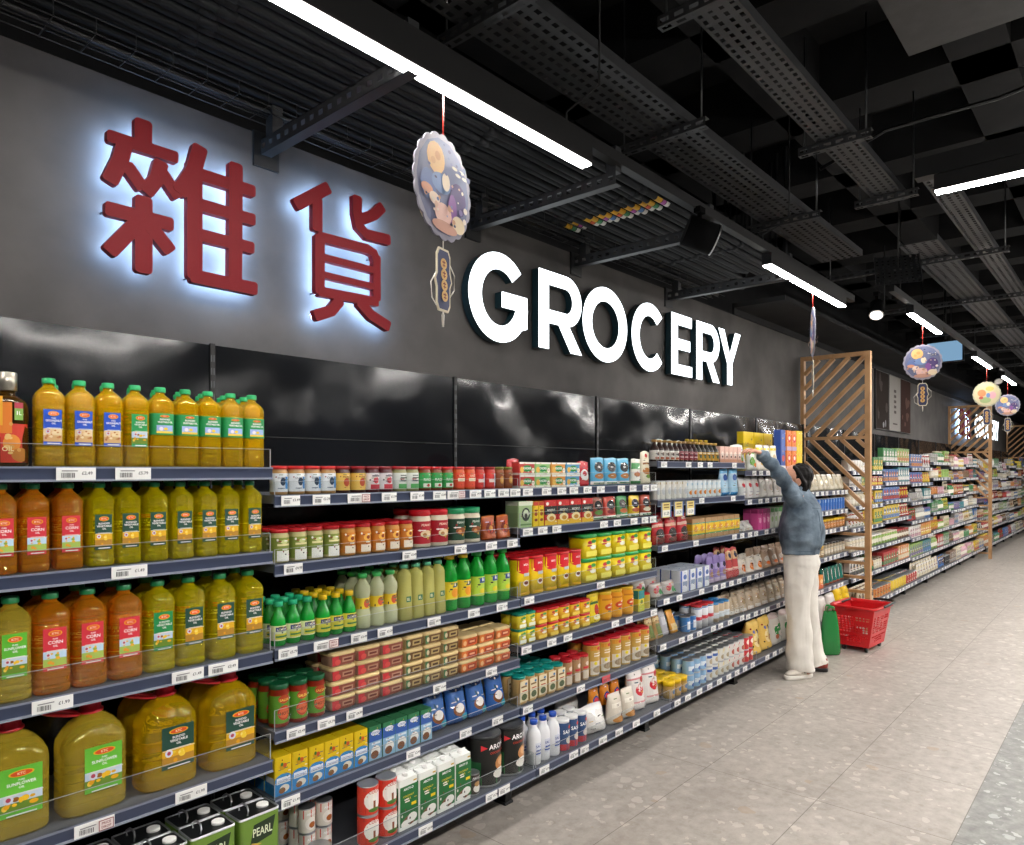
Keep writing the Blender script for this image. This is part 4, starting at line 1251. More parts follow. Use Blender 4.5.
put(B, 3, pouch('purple lentil packet', .098, .19, .06, '#8a78b0', [('r', -.5, .5, .5, .7, '#a898c8'), ('e', .1, .62, .22, .1, '#2c2a4a'), ('r', -.5, .04, .5, .2, '#b0a0b8'), ('e', 0, .34, .3, .1, '#9a7a68')], True, seed=58), 4.475, 4.765, 3, 2)
put(B, 3, pouch('red and tan bean packet', .098, .22, .06, '#b84a4a', [('r', -.5, .62, .5, .9, '#c8a078'), ('e', 0, .76, .26, .1, '#2f3a5c'), ('r', -.5, .3, .5, .36, '#d8b0a0')], True, seed=59), 4.77, 4.98, 2, 2)
TAGS[B][3] = [3.84, 4.0, 4.30, 4.50, 4.62, 4.75, 4.88]
put(B, 4, pouch('tan noodle packet leaning back', .085, .15, .035, '#b08c54', [('r', -.3, .1, .3, .6, '#6a7a3c'), ('r', -.5, .72, .5, .86, '#d8c08a')], True, seed=60), 3.755, 3.935, 2, 2, lean=-.25, y=FRONT + .05)
put(B, 4, pouch('silver grey packet leaning back', .085, .165, .035, '#a8a8b0', [('r', -.3, .4, .3, .7, '#c8c8d0')], True, seed=61), 3.94, 4.03, 1, 1, lean=-.25, y=FRONT + .06)
put(B, 4, pouch('orange noodle packet leaning back', .085, .15, .035, '#d8962c', [('r', -.4, .1, .4, .4, '#e6c88a')], True, seed=62), 4.035, 4.13, 1, 1, lean=-.3, y=FRONT + .05)
put(B, 4, can('small blue and white tin', .07, .10, [('r', -.3, .2, .3, .7, '#e0e6ec')], '#3a78b8', True), 4.14, 4.30, 2, 3)
put(B, 4, round_bottle('white drum, red label band', .078, .15, '#d8dade', '#c23038', [('r', -.8, .35, .8, .5, '#c83a44'), ('r', -.8, .84, .8, .88, '#3f78b8')], ((0, .98), (.9, 1)), .08, 'gloss', True, 'milk_powder_drum', None, .5, cat='tub'), 4.305, 4.56, 3, 2)
put(B, 4, round_bottle('clear jar, blue lid', .078, .13, '#c8b498', '#3a86c4', [('r', -.7, .2, .7, .5, '#d8e0e6')], ((0, .98), (.85, 1), (.9, .9)), .1, 'gloss', True, 'storage_jar', None, .46, cat='jar'), 4.565, 4.81, 3, 2)
put(B, 4, pouch('clear pasta bag', .08, .13, .06, '#b8a68c', [('r', -.5, .1, .5, .3, '#d8d4cc')], True, seed=63, cat='bag', name='pasta_bag'), 4.815, 4.98, 2, 2)
TAGS[B][4] = [3.80, 4.03, 4.14, 4.27, 4.47, 4.58, 4.73, 4.93]
put(B, 5, jar('honey jar, yellow lid', .072, .098, '#b8924c', '#e3bc14', [('r', -.4, .2, .4, .6, '#c9a878'), ('e', 0, .4, .2, .14, '#5a78a8')], None, True, lidh=.26, lidr=1.02), 3.765, 4.0, 3, 4)
put(B, 5, can('pale blue can', .074, .088, [('r', -.5, .3, .5, .6, '#e0e8ee'), ('e', 0, .3, .2, .14, '#3f66a8')], '#8ab0d0', True), 4.005, 4.25, 3, 4, 2)
put(B, 5, can('white can, blue print', .074, .088, [('r', -.5, .6, .5, .8, '#3f62a8'), ('e', 0, .36, .28, .2, '#b8a88a')], '#dcdcd8', True), 4.255, 4.42, 2, 4, 2)
put(B, 5, can('yellow banded white can', .074, .088, [('r', -1.5, .6, 1.5, .86, '#e6c82c'), ('e', 0, .34, .28, .18, '#a89a7a')], '#dad8d0', True), 4.422, 4.585, 2, 4, 2)
put(B, 5, can('white can, red print', .074, .088, [('r', -1.5, .66, 1.5, .8, '#c83a3c'), ('e', 0, .36, .28, .2, '#b85a4c')], '#dcd8d2', True), 4.59, 4.83, 3, 4, 2)
put(B, 5, can('red and yellow can', .074, .088, [('r', -1.5, .1, 1.5, .4, '#d8a83c'), ('e', 0, .6, .28, .2, '#efe6d8')], '#c8383a', True), 4.835, 4.98, 2, 4, 2)
TAGS[B][5] = [3.80, 3.93, 4.08, 4.22, 4.36, 4.50, 4.63, 4.76, 4.89]

# -------- fifth bay, beside the woman
B = 4
put(B, 0, pouch('green and white snack bag', .14, .17, .06, '#dfe2d6', [('e', -.1, .4, .3, .2, '#6aa83c'), ('e', .15, .25, .2, .1, '#d07a2c'), ('r', -.5, .74, .5, .82, '#8ab06a')], True, seed=71), 5.155, 5.30, 1, 1)
put(B, 0, pouch('white bag with yellow corner', .13, .20, .06, '#e3ddcc', [('e', .1, .3, .24, .1, '#d0a04c'), ('r', -.5, .8, .5, .9, '#e0c83c'), ('e', -.1, .55, .2, .1, '#c8b48c')], True, seed=72), 5.305, 5.715, 3, 1)
put(B, 0, carton('yellow cereal box at the back', .19, .06, .31, '#d9bb12', [('r', -.5, .6, .5, .7, '#a8901c'), ('e', 0, .4, .3, .12, '#b0941c')], True, 'cereal_box'), 5.44, 6.04, 3, 1, y=FRONT + .20, tags=False)
put(B, 0, carton('tall blue cereal box', .105, .06, .33, '#2f4f9c', [('r', -.3, .4, .3, .9, '#4a6ab4'), ('e', 0, .3, .3, .08, '#c84a3c'), ('r', -.5, 0, .5, .12, '#d8d0c4')], True, 'cereal_box'), 5.725, 5.845, 1, 1)
put(B, 0, carton('orange cereal box, upright', .105, .06, .164, '#e07a24', [('e', 0, .6, .34, .2, '#d8302c'), ('e', 0, .62, .2, .1, '#e8d8c8'), ('r', -.5, 0, .5, .2, '#b8a0c0')], True, 'cereal_box'), 5.85, 6.085, 2, 1, 2)
put(B, 0, carton('tall yellow cereal box', .07, .06, .335, '#e6c414', [('r', -.3, .1, .3, .2, '#c8a01c'), ('e', .1, .4, .16, .06, '#d8a81c'), ('e', -.1, .7, .16, .06, '#d8a81c')], True, 'cereal_box'), 6.088, 6.235, 2, 1)
put(B, 1, pouch('white flour packet, red and blue badge', .115, .165, .06, '#dcdad8', [('e', 0, .62, .24, .1, '#c83a44'), ('r', -.3, .3, .3, .34, '#a8a8b0')], True, seed=74, cat='bag', name='flour_bag'), 5.0, 5.37, 3, 1)
put(B, 1, pouch('pale rice packet', .115, .16, .06, '#d8d4cc', [('e', 0, .5, .3, .16, '#b8b0a4')], True, seed=75, cat='bag', name='rice_bag'), 5.375, 6.22, 7, 1)
put(B, 2, pouch('flat white packet lying low', .13, .075, .12, '#c9c8c4', [('r', -.3, .3, .3, .6, '#e3e2de')], True, seed=76), 5.0, 5.27, 2, 2)
for k in range(4):
    put(B, 2, carton(('pink tea box', 'green and white tea box', 'leaf green tea box', 'orange and white tea box')[k], .072, .06, .155, ('#c84a8a', '#d8dccc', '#5aa04c', '#dcd2c4')[k], [('r', -.5, .8, .5, 1, ('#8a2a5c', '#4f9a4c', '#3a7a34', '#e07a3c')[k]), ('e', 0, .45, .3, .14, ('#e8a0c0', '#9ac07a', '#c8dca8', '#e8b08a')[k])], True, 'tea_box'), 5.28 + .235 * k, 5.28 + .235 * (k + 1), 3, 2)
put(B, 3, pouch('white and orange crisp bag', .14, .12, .09, '#d8d0c4', [('e', 0, .4, .34, .22, '#e0782c'), ('e', .1, .5, .12, .1, '#4a3a34')], True, seed=78, cat='bag', name='snack_bag'), 5.0, 5.45, 3, 2)
put(B, 3, pouch('brown and white biscuit bag', .14, .15, .09, '#b89a80', [('e', 0, .5, .34, .16, '#e6dccc'), ('e', 0, .3, .2, .1, '#e0702c')], True, seed=79, cat='bag', name='snack_bag'), 5.455, 6.22, 5, 2)
put(B, 4, pouch('clear bag of dried noodles', .12, .14, .09, '#b8a892', [('r', -.5, .1, .5, .26, '#d4d0c8'), ('e', 0, .6, .3, .14, '#a08c6c')], True, seed=80, cat='bag', name='noodle_bag'), 5.0, 6.22, 9, 2)
put(B, 5, pouch('large yellow rice bag', .19, .25, .12, '#d9b45c', [('e', 0, .45, .3, .2, '#e6d29a'), ('e', -.2, .7, .08, .05, '#6a6aa0'), ('e', .2, .64, .08, .05, '#6a6aa0'), ('e', .1, .4, .16, .1, '#b88a4c')], True, seed=81, fat=.35, cat='bag', name='rice_bag'), 5.0, 5.41, 2, 2)
put(B, 5, pouch('large green and white rice bag', .19, .24, .12, '#d0ccc4', [('e', 0, .5, .34, .2, '#3f9a54'), ('e', .1, .42, .2, .12, '#d8d0c8'), ('e', -.2, .3, .12, .08, '#c86a4c'), ('r', -.5, .86, .5, 1, '#c8b4b0')], True, seed=82, fat=.35, cat='bag', name='rice_bag'), 5.415, 5.82, 2, 2)
put(B, 5, pouch('large red and white rice bag', .19, .25, .12, '#d8d4ce', [('r', -.5, .8, .5, 1, '#c02a34'), ('e', 0, .5, .3, .16, '#c84a50')], True, seed=83, fat=.35, cat='bag', name='rice_bag'), 5.825, 6.225, 2, 2)

# -------- sixth bay, next to the slatted screen
B = 5
put(B, 0, pouch('pale beige nut packet', .13, .155, .07, '#c4bba6', [('e', 0, .5, .34, .24, '#b0a488'), ('r', -.5, .9, .5, 1, '#d8d4c8')], True, seed=91), 6.255, 7.43, 8, 1)
put(B, 1, can('tall blue and white drink can', .07, .115, [('r', -1.5, .0, 1.5, .4, '#b08a70'), ('r', -1.5, .66, 1.5, .9, '#cfd8e0')], '#3a6cb4', True), 6.55, 7.42, 11, 1)
put(B, 1, carton('pinkish white packet', .09, .06, .11, '#c9b8b4', [('r', -.5, .3, .5, .5, '#b09a98')], True), 6.26, 6.54, 3, 1)
put(B, 2, jar('brown spread jar, yellow lid', .078, .088, '#9c6c40', '#e0b81c', [('r', -.4, .2, .4, .6, '#c98a54')], '#b88254', True, lidh=.2), 6.26, 7.42, 13, 2)
put(B, 3, jar('tan spread jar, gold lid', .078, .105, '#a88a5c', '#d8b02c', [('r', -.4, .2, .4, .6, '#cfc0a0')], '#8a6c4c', True, lidh=.2), 6.26, 6.80, 6, 2)
put(B, 3, jar('grey honey jar, black lid', .078, .12, '#a09078', '#2a2a2c', [('r', -.4, .2, .4, .6, '#c8c0b0')], '#98907c', True, lidh=.14), 6.805, 7.42, 7, 2)
put(B, 4, carton('orange snack packet, upright', .095, .05, .12, '#d8862c', [('r', -.5, 0, .5, .3, '#c05a24'), ('e', 0, .55, .3, .16, '#e8c08a')], True), 6.26, 6.76, 5, 2)
put(B, 4, pouch('dark teal coffee packet', .095, .165, .06, '#1f6a5c', [('p', [(-.1, .2), (.1, .25), (.25, .85), (.1, .8)], '#d8e0d8'), ('r', -.5, 0, .5, .15, '#8a4a34')], True, seed=94), 6.765, 7.42, 6, 1)
put(B, 5, pouch('white flour sack', .20, .22, .13, '#d0cbc4', [('e', 0, .5, .3, .2, '#b8aca4')], True, seed=95, fat=.35, cat='bag', name='flour_sack'), 6.26, 7.0, 3, 2)
put(B, 5, pouch('yellow pasta sack with black print', .19, .25, .12, '#dcb81c', [('e', .1, .3, .16, .08, '#3a3428'), ('e', -.1, .4, .1, .06, '#3a3428'), ('r', -.3, .7, .3, .74, '#c89c14')], True, seed=96, fat=.35, cat='bag', name='pasta_sack'), 7.005, 7.425, 2, 2, dy=.015)

# -------- the bays past the screens
CW = {'white': '#d6d4ce', 'cream': '#d2c6a8', 'red': '#b8302e', 'yellow': '#d9b82a', 'green': '#3f8a4a', 'blue': '#3f6cae', 'brown': '#7a5a44', 'orange': '#cf7a34', 'black': '#26262a', 'pink': '#c890a0', 'teal': '#3a8088', 'purple': '#6a5a90', 'lime': '#8ab04c', 'grey': '#9a9894'}
for _k, _v in list(CW.items()):
    _c = [int(_v[i:i + 2], 16) for i in (1, 3, 5)]
    _g = sum(_c) / 3
    CW[_k] = '#' + ''.join('%02x' % int(min(255, q * .8 + _g * .2)) for q in _c)
_far = {}


def far_proto(kind, a, c, w, h):
    k = (kind, a, c, round(w, 3), round(h, 3))
    if k not in _far:
        A, C_ = CW[a], CW[c]
        look = f'{a} and {c} ' + {'box': 'carton', 'can': 'can', 'jar': 'lidded jar', 'bag': 'packet', 'bottle': 'bottle'}[kind]
        sd = len(_far)
        if kind == 'box':
            P_ = carton(look, w, .06, h, A, [('r', -.5, .1, .5, .36, C_), ('e', 0, .62, .3, .2, C_), ('r', -.3, .5, .2, .56, '#e3e0d8')] + busy(sd + 300, 9, big=2.2), True, 'grocery_box')
        elif kind == 'can':
            P_ = can(look, w, h, [('r', -1.5, .3, 1.5, .6, C_)] + busy(sd + 400, 7, big=2.2), A, True)
        elif kind == 'jar':
            P_ = jar(look, w, h, A, C_, [('r', -.4, .25, .4, .6, '#d8d2c4')], None, True, lidh=.16)
        elif kind == 'bag':
            P_ = pouch(look, w, h, .05, A, [('e', 0, .45, .34, .2, C_), ('r', -.5, .8, .5, .9, C_)] + busy(sd + 500, 8, big=2.2), True, seed=200 + sd)
        else:
            P_ = round_bottle(look, w, h, A, C_, [('r', -.5, .2, .5, .5, '#ddd8cc')], None, .12, 'gloss', True, 'sauce_bottle', None)
        _far[k] = P_
    return _far[k]


GUIDE = {  # bay 7 on: (kind, first colour, second colour, facings) left to right, read off the photograph
    (6, 0): [('can', 'white', 'brown', 5), ('can', 'white', 'red', 4), ('box', 'green', 'yellow', 4)],
    (6, 1): [('box', 'white', 'grey', 4), ('box', 'green', 'yellow', 4), ('box', 'red', 'yellow', 4)],
    (6, 2): [('bottle', 'cream', 'white', 6), ('bag', 'yellow', 'red', 3), ('box', 'yellow', 'blue', 3)],
    (6, 3): [('bag', 'white', 'red', 5), ('bag', 'yellow', 'orange', 3), ('box', 'yellow', 'green', 3)],
    (6, 4): [('jar', 'cream', 'white', 6), ('jar', 'lime', 'white', 5)],
    (6, 5): [('box', 'white', 'black', 5), ('bag', 'green', 'orange', 4), ('jar', 'cream', 'brown', 3)],
    (6, 6): [('bag', 'cream', 'brown', 5), ('can', 'orange', 'green', 6)],
    (7, 0): [('box', 'green', 'white', 5), ('box', 'lime', 'orange', 5)],
    (7, 1): [('box', 'blue', 'orange', 6), ('box', 'teal', 'white', 5)],
    (7, 2): [('box', 'blue', 'red', 6), ('bag', 'red', 'yellow', 4)],
    (7, 3): [('box', 'yellow', 'blue', 6), ('bag', 'red', 'cream', 4)],
    (7, 4): [('jar', 'lime', 'cream', 6), ('jar', 'brown', 'red', 5)],
    (7, 5): [('box', 'red', 'green', 6), ('box', 'orange', 'cream', 5)],
    (7, 6): [('can', 'yellow', 'orange', 6), ('can', 'red', 'green', 5)],
    (8, 0): [('box', 'blue', 'orange', 5), ('bag', 'white', 'red', 4)],
    (8, 1): [('box', 'blue', 'red', 5), ('bag', 'yellow', 'orange', 4)],
    (8, 4): [('box', 'white', 'pink', 5), ('box', 'orange', 'yellow', 5)],
    (8, 5): [('box', 'lime', 'purple', 6), ('box', 'teal', 'blue', 4)],
    (8, 6): [('bag', 'cream', 'white', 8)],
}
rng = random.Random(99)
names = list(CW)
wts = [8, 6, 4, 3, 3, 2, 3, 3, 2, 2, 1, 1, 2, 5]
for b in range(6, 18):
    x0, x1 = BX[b][0] + .015, BX[b][1] - .015
    for l in range(len(ZL[b])):
        if (b, l) in GUIDE:
            segs = GUIDE[(b, l)]
        else:
            segs, seen = [], set()
            for _ in range(3 if b < 12 else 2):
                while True:
                    k = rng.choice(['box', 'can', 'jar', 'bag', 'bag', 'box', 'bottle'])
                    a, c = rng.choices(names, wts)[0], rng.choices(names, wts)[0]
                    if a != c and (k, a, c) not in seen:
                        break
                seen.add((k, a, c))
                segs.append((k, a, c, rng.choice((3, 4, 4, 5)) if b < 12 else rng.choice((3, 4))))
        tot = sum(s[3] for s in segs)
        up = (ZL[b][l - 1] - ZL[b][l] - .06) if l else .2
        x = x0
        for (k, a, c, n) in segs:
            wd = (x1 - x0) * n / tot
            hh = min(up, {'box': .15, 'can': .11, 'jar': .12, 'bag': .17, 'bottle': .17}[k] * rng.uniform(.95, 1.15))
            tiers = 2 if k in ('can', 'box') and up > 2.1 * hh and hh < .12 else 1
            P_ = far_proto(k, a, c, round(min(wd / n - .004, .15), 2), round(hh, 2))
            put(b, l, P_, x, x + wd, n, 2 if b < 9 else 1, tiers, tags=False)
            x += wd
for b in (4, 5):
    for l in range(len(ZL[b])):
        TAGS[b][l] = [BX[b][0] + .06 + .115 * k + .02 * math.sin(k * 5 + l) for k in range(10) if (k * 7 + l * 3) % 5 != 0]
build_bays()

# price cards that hang below the second shelf strip of the fourth bay
cm = MB()
cm.box(-.06, -.002, -.045, .06, 0, .045, '#e3cf7a', 'print')
decal(cm, [('r', -.06, -.045, -.048, .045, '#3f66a8'), ('r', .046, -.045, .06, .045, '#3f66a8'), ('r', -.044, -.04, .044, .0, '#efece0'), ('r', -.03, .012, .03, .02, '#8a6a2c'), ('r', -.034, .028, .03, .036, '#8a6a2c'), ('t', '£1.29', 0, -.02, .02, '#4a4a4a')], flat(-.002))
cme = cm.mesh('price_card')
for i in range(3):
    o = link('hanging_price_card', cme, None, (3.83 + .155 * i, FRONT - .009, ZL[3][1] - .06))
    tag(o, f'yellow and blue price card, {ORD[i]} from left, second shelf, fourth bay', 'price card', 'yellow price cards on the fourth bay')
# ---------------------------------------------------------------- the room
XA, XB, YR = -3.0, 27.0, -5.2
m = MB().box(XA, YR, -.1, XB, 3.4, 0, '#888888', 'floor')
struct('floor', m.mesh('floor'))
# plastered sign wall with its top edge, dark wall above and behind it
m = MB().box(XA, 2.66, 0, XB, 2.95, 2.925, '#666666', 'plaster')
struct('wall_left', m.mesh('wall_left'))
m = MB().box(XA, 3.3, 0, XB, 3.4, 4.5, '#222222', 'dark')
struct('wall_left_upper', m.mesh('wall_left_upper'))
struct('wall_right', MB().box(XA, YR - .1, 0, XB, YR, 4.5, '#444444', 'plaster').mesh('wall_right'))
struct('wall_far', MB().box(XB, YR, 0, XB + .1, 3.4, 4.5, '#222222', 'dark').mesh('wall_far'))
struct('wall_near', MB().box(XA - .1, YR, 0, XA, 3.4, 4.5, '#333333', 'dark').mesh('wall_near'))
m = MB().box(XA, YR, 4.4, XB, 3.4, 4.5, '#222222', 'dark')
# waffle slab: ribs both ways
for i in range(24):
    x = XA + .4 + i * 1.25
    m.box(x, YR, 4.0, x + .34, 3.3, 4.4, '#222222', 'dark')
for i in range(8):
    y = YR + .5 + i * 1.05
    m.box(XA, y, 4.0, XB, y + .3, 4.4, '#222222', 'dark')
struct('ceiling', m.mesh('ceiling'))
# dark bulkhead over the far half of the aisle wall
m = MB().box(5.9, 2.2, 2.98, XB, 2.66, 3.02, '#222222', 'dark').box(5.9, 2.64, 2.925, XB, 2.66, 3.02, '#222222', 'dark')
struct('trim_1', m.mesh('trim_1'))

# ---------------------------------------------------------------- backlit characters
CH1 = [([(.996, 2.772), (.996, 2.697)], .029), ([(.89, 2.690), (1.106, 2.690)], .021), ([(.939, 2.688), (.922, 2.62), (.892, 2.545)], .026), ([(.946, 2.605), (.99, 2.552)], .023),
       ([(1.055, 2.65), (1.04, 2.59), (1.009, 2.541)], .025), ([(1.065, 2.614), (1.112, 2.555)], .022), ([(.885, 2.445), (1.088, 2.445)], .024), ([(.997, 2.506), (.997, 2.265)], .029),
       ([(.977, 2.421), (.892, 2.308)], .026), ([(1.02, 2.421), (1.083, 2.354)], .025), ([(1.193, 2.749), (1.17, 2.66), (1.123, 2.575)], .028), ([(1.174, 2.685), (1.174, 2.279)], .028),
       ([(1.196, 2.655), (1.401, 2.655)], .023), ([(1.196, 2.544), (1.401, 2.544)], .023), ([(1.196, 2.433), (1.396, 2.433)], .023), ([(1.168, 2.277), (1.408, 2.277)], .025), ([(1.331, 2.73), (1.328, 2.283)], .027)]
CH2 = [([(1.74, 2.768), (1.597, 2.661)], .026), ([(1.691, 2.703), (1.691, 2.583)], .024), ([(1.893, 2.77), (1.894, 2.70), (1.906, 2.65), (1.945, 2.622), (2.068, 2.628)], .024), ([(2.028, 2.765), (1.985, 2.72), (1.924, 2.686)], .025),
       ([(1.703, 2.55), (1.703, 2.322)], .023), ([(1.703, 2.553), (1.95, 2.558), (1.985, 2.548), (2.0, 2.515)], .021), ([(2.0, 2.533), (2.0, 2.345)], .021), ([(1.707, 2.470), (1.988, 2.470)], .015), ([(1.707, 2.396), (1.988, 2.396)], .014),
       ([(1.703, 2.322), (2.0, 2.330)], .021), ([(1.80, 2.299), (1.76, 2.25), (1.687, 2.219)], .025), ([(1.911, 2.311), (1.97, 2.265), (2.064, 2.231)], .025)]
YF, YB, WALL = 2.585, 2.612, 2.66


def stroke_poly(pts, hw):
    """outline of a thick rounded-corner stroke"""
    n = len(pts)
    L, R = [], []
    for i in range(n):
        a, b = pts[max(i - 1, 0)], pts[min(i + 1, n - 1)]
        dx, dz = b[0] - a[0], b[1] - a[1]
        q = math.hypot(dx, dz)
        nx, nz = -dz / q, dx / q
        L.append((pts[i][0] + nx * hw, pts[i][1] + nz * hw))
        R.append((pts[i][0] - nx * hw, pts[i][1] - nz * hw))

    def cap(p, q, fx, fz):
        # softened square end
        r = hw * .45
        tx, tz = q[0] - p[0], q[1] - p[1]
        ll = math.hypot(tx, tz)
        tx, tz = tx / ll, tz / ll
        out = []
        for k in range(5):
            t = PI / 2 * k / 4
            out.append((p[0] + tx * r * (1 - math.cos(t)) - 0 + fx * (math.sin(t)) * r, p[1] + tz * r * (1 - math.cos(t)) + fz * math.sin(t) * r))
        for k in range(5):
            t = PI / 2 * k / 4
            out.append((q[0] - tx * r * (1 - math.cos(PI / 2 - t)) + fx * math.sin(PI / 2 - t) * r, q[1] - tz * r * (1 - math.cos(PI / 2 - t)) + fz * math.sin(PI / 2 - t) * r))
        return out
    dx, dz = pts[-1][0] - pts[-2][0], pts[-1][1] - pts[-2][1]
    q = math.hypot(dx, dz)
    end = cap(L[-1], R[-1], dx / q, dz / q)
    dx, dz = pts[0][0] - pts[1][0], pts[0][1] - pts[1][1]
    q = math.hypot(dx, dz)
    start = cap(R[0], L[0], dx / q, dz / q)
    poly = L[1:-1] + end + list(reversed(R[1:-1])) + start
    return list(reversed(poly))


def character(name, strokes, ox, label):
    cx = sum(p[0] for s, _ in strokes for p in s) / sum(len(s) for s, _ in strokes)
    cz = 2.5
    f, h = MB(), MB()
    for i, (pts, hw) in enumerate(strokes):
        P2 = [(x - cx, z - cz) for x, z in pts]
        e = i * .0002
        poly = stroke_poly(P2, hw)
        f.prism(poly, YF - WALL - e, YB - WALL - e * .3, '#6e0a14', 'red')
        h.prism(stroke_poly(P2, hw * .62), YB - WALL + .001 + e * .3, YB - WALL + .006 + e * .3, '#ffffff', 'halo')
    o = link(name, None, None, (cx + ox, WALL, cz))
    tag(o, label, 'sign letter', 'red backlit characters')
    link('letter_face', f.mesh('letter_face'), o)
    q = link('halo_light', h.mesh('halo_light'), o)
    q['label'] = 'blue white light behind the letter'
    for i, (pts, hw) in list(enumerate(strokes))[::3]:
        p = (pts[0][0] - cx, pts[0][1] - cz)
        link('standoff', MB().tube([(p[0], YB - WALL + .004, p[1]), (p[0], -.0005, p[1])], .004, 6, '#888a8c', 'metal').mesh('standoff'), o)


for ox, wh in ((0, 'above the oil bottles'), (15, 'far down the aisle')):
    character('sign_character', CH1, ox, f'large red backlit character with many strokes, left of two, {wh}')
    character('sign_character', CH2, ox, f'large red backlit character, right of two, {wh}')


# ---------------------------------------------------------------- white letters
def arc(cx, cz, rx, rz, a0, a1, n=28):
    return [(cx + rx * math.cos(math.radians(a0 + (a1 - a0) * k / n)), cz + rz * math.sin(math.radians(a0 + (a1 - a0) * k / n))) for k in range(n + 1)]


def letter_polys(ch, w, h):
    """list of convex-ish outlines (x from 0, z from 0) that tile the letter without overlap"""
    t = .20 * h
    if ch in 'OCG':
        rx, rz = w / 2, h / 2
        ix, iz = rx - t, rz - t * .93
        a0, a1 = {'O': (0, 360), 'C': (42, 318), 'G': (42, 352)}[ch]
        o, i = arc(rx, rz, rx, rz, a0, a1, 44), arc(rx, rz, ix, iz, a0, a1, 44)
        if ch != 'O':
            # ends of the bow are cut on the slant
            pass
        out = [[i[k], o[k], o[k + 1], i[k + 1]] for k in range(44)]
        if ch == 'G':
            ze = rz - rz * .14
            out = [q for q in out if min(p[1] for p in q) < ze + 1 and not (q[0][0] > rx and q[0][1] > ze and q[0][1] < rz * 1.2 and False)]
            out.append([(w * .54, rz - .10 * h), (w * .985, rz - .10 * h), (w * .985, rz + .075 * h), (w * .54, rz + .075 * h)])
            out.append([(w * .985 - t * .92, rz * .30), (w * .985, rz * .42), (w * .985, rz - .10 * h), (w * .985 - t * .92, rz - .10 * h)])
        return out
    R = lambda x0, z0, x1, z1: [(x0, z0), (x1, z0), (x1, z1), (x0, z1)]
    if ch == 'E':
        b = t * .88
        return [R(0, 0, t, h), R(t, 0, w, b), R(t, h - b, w * .98, h), R(t, h / 2 - b / 2 + .01 * h, w * .9, h / 2 + b / 2 + .01 * h)]
    if ch == 'Y':
        m = h * .42
        c = w / 2
        return [R(c - t / 2, 0, c + t / 2, m - .03 * h), [(c - t / 2, m - .03 * h), (c, m - .03 * h), (c, m + .14 * h), (t * 1.14, h), (0, h)], [(c, m - .03 * h), (c + t / 2, m - .03 * h), (w, h), (w - t * 1.14, h), (c, m + .14 * h)]]
    if ch == 'R':
        b = t * .86
        zb = h * .335
        r1 = (h - zb) / 2
        xc = w - r1 * 1.06
        out = [R(0, 0, t, h), R(t, zb, xc, zb + b), R(t, h - b, xc, h)]
        o, i = arc(xc, zb + r1, r1 * 1.04, r1, -90, 90, 20), arc(xc, zb + r1, r1 * 1.04 - t, r1 - b, -90, 90, 20)
        out += [[i[k], o[k], o[k + 1], i[k + 1]] for k in range(20)]
        out.append([(w - t * 1.22, 0), (w, 0), (w * .70, zb), (w * .70 - t * 1.15, zb)])
        return out


LET = [('G', 2.597, 3.071, 2.262, 2.745), ('R', 3.169, 3.588, 2.280, 2.737), ('O', 3.581 + .02, 4.107, 2.270, 2.753), ('C', 4.17, 4.635, 2.267, 2.748), ('E', 4.718, 5.036, 2.283, 2.741), ('R', 5.113, 5.515, 2.283, 2.741), ('Y', 5.500, 5.924, 2.288, 2.741)]


def letter(ch, x0, x1, z0, z1, ox, label):
    w, h = x1 - x0, z1 - z0
    o = link('sign_letter', None, None, ((x0 + x1) / 2 + ox, WALL, (z0 + z1) / 2))
    tag(o, label, 'sign letter', 'white illuminated letters')
    f, b = MB(), MB()
    for k, poly in enumerate(letter_polys(ch, w, h)):
        P2 = [(x - w / 2, z - h / 2) for x, z in poly]
        ar = sum(P2[i][0] * P2[(i + 1) % len(P2)][1] - P2[(i + 1) % len(P2)][0] * P2[i][1] for i in range(len(P2)))
        if ar < 0:
            P2.reverse()
        f.prism(P2, -.065, -.061, '#ffffff', 'face')
        b.prism(P2, -.0609, -.012, '#173038', 'gloss')
    for sx in (-.2, .2):
        px = {'O': .47 * (1 if sx > 0 else -1), 'C': -.46, 'G': -.46}.get(ch, -.4 if ch in 'ER' else 0) * w
        pz = 0 if ch in 'OCG' else (-.3 if sx < 0 else .3 if ch != 'Y' else -.1) * h
        link('standoff', MB().tube([(px * .86, -.014, pz), (px * .86, -.0004, pz)], .005, 6, '#333333', 'metal').mesh('standoff'), o)
    link('letter_face', f.mesh('letter_face'), o)
    q = link('letter_return', b.mesh('letter_return'), o)
    q['label'] = 'dark teal side of the letter'


for ox, wh in ((0, 'on the grey wall'), (15, 'on the far grey wall')):
    nR = 0
    for ch, x0, x1, z0, z1 in LET:
        which = ''
        if ch == 'R':
            nR += 1
            which = ' after the G' if nR == 1 else ' before the Y'
        letter(ch, x0, x1, z0, z1, ox, f'white illuminated letter {ch}{which} {wh}')

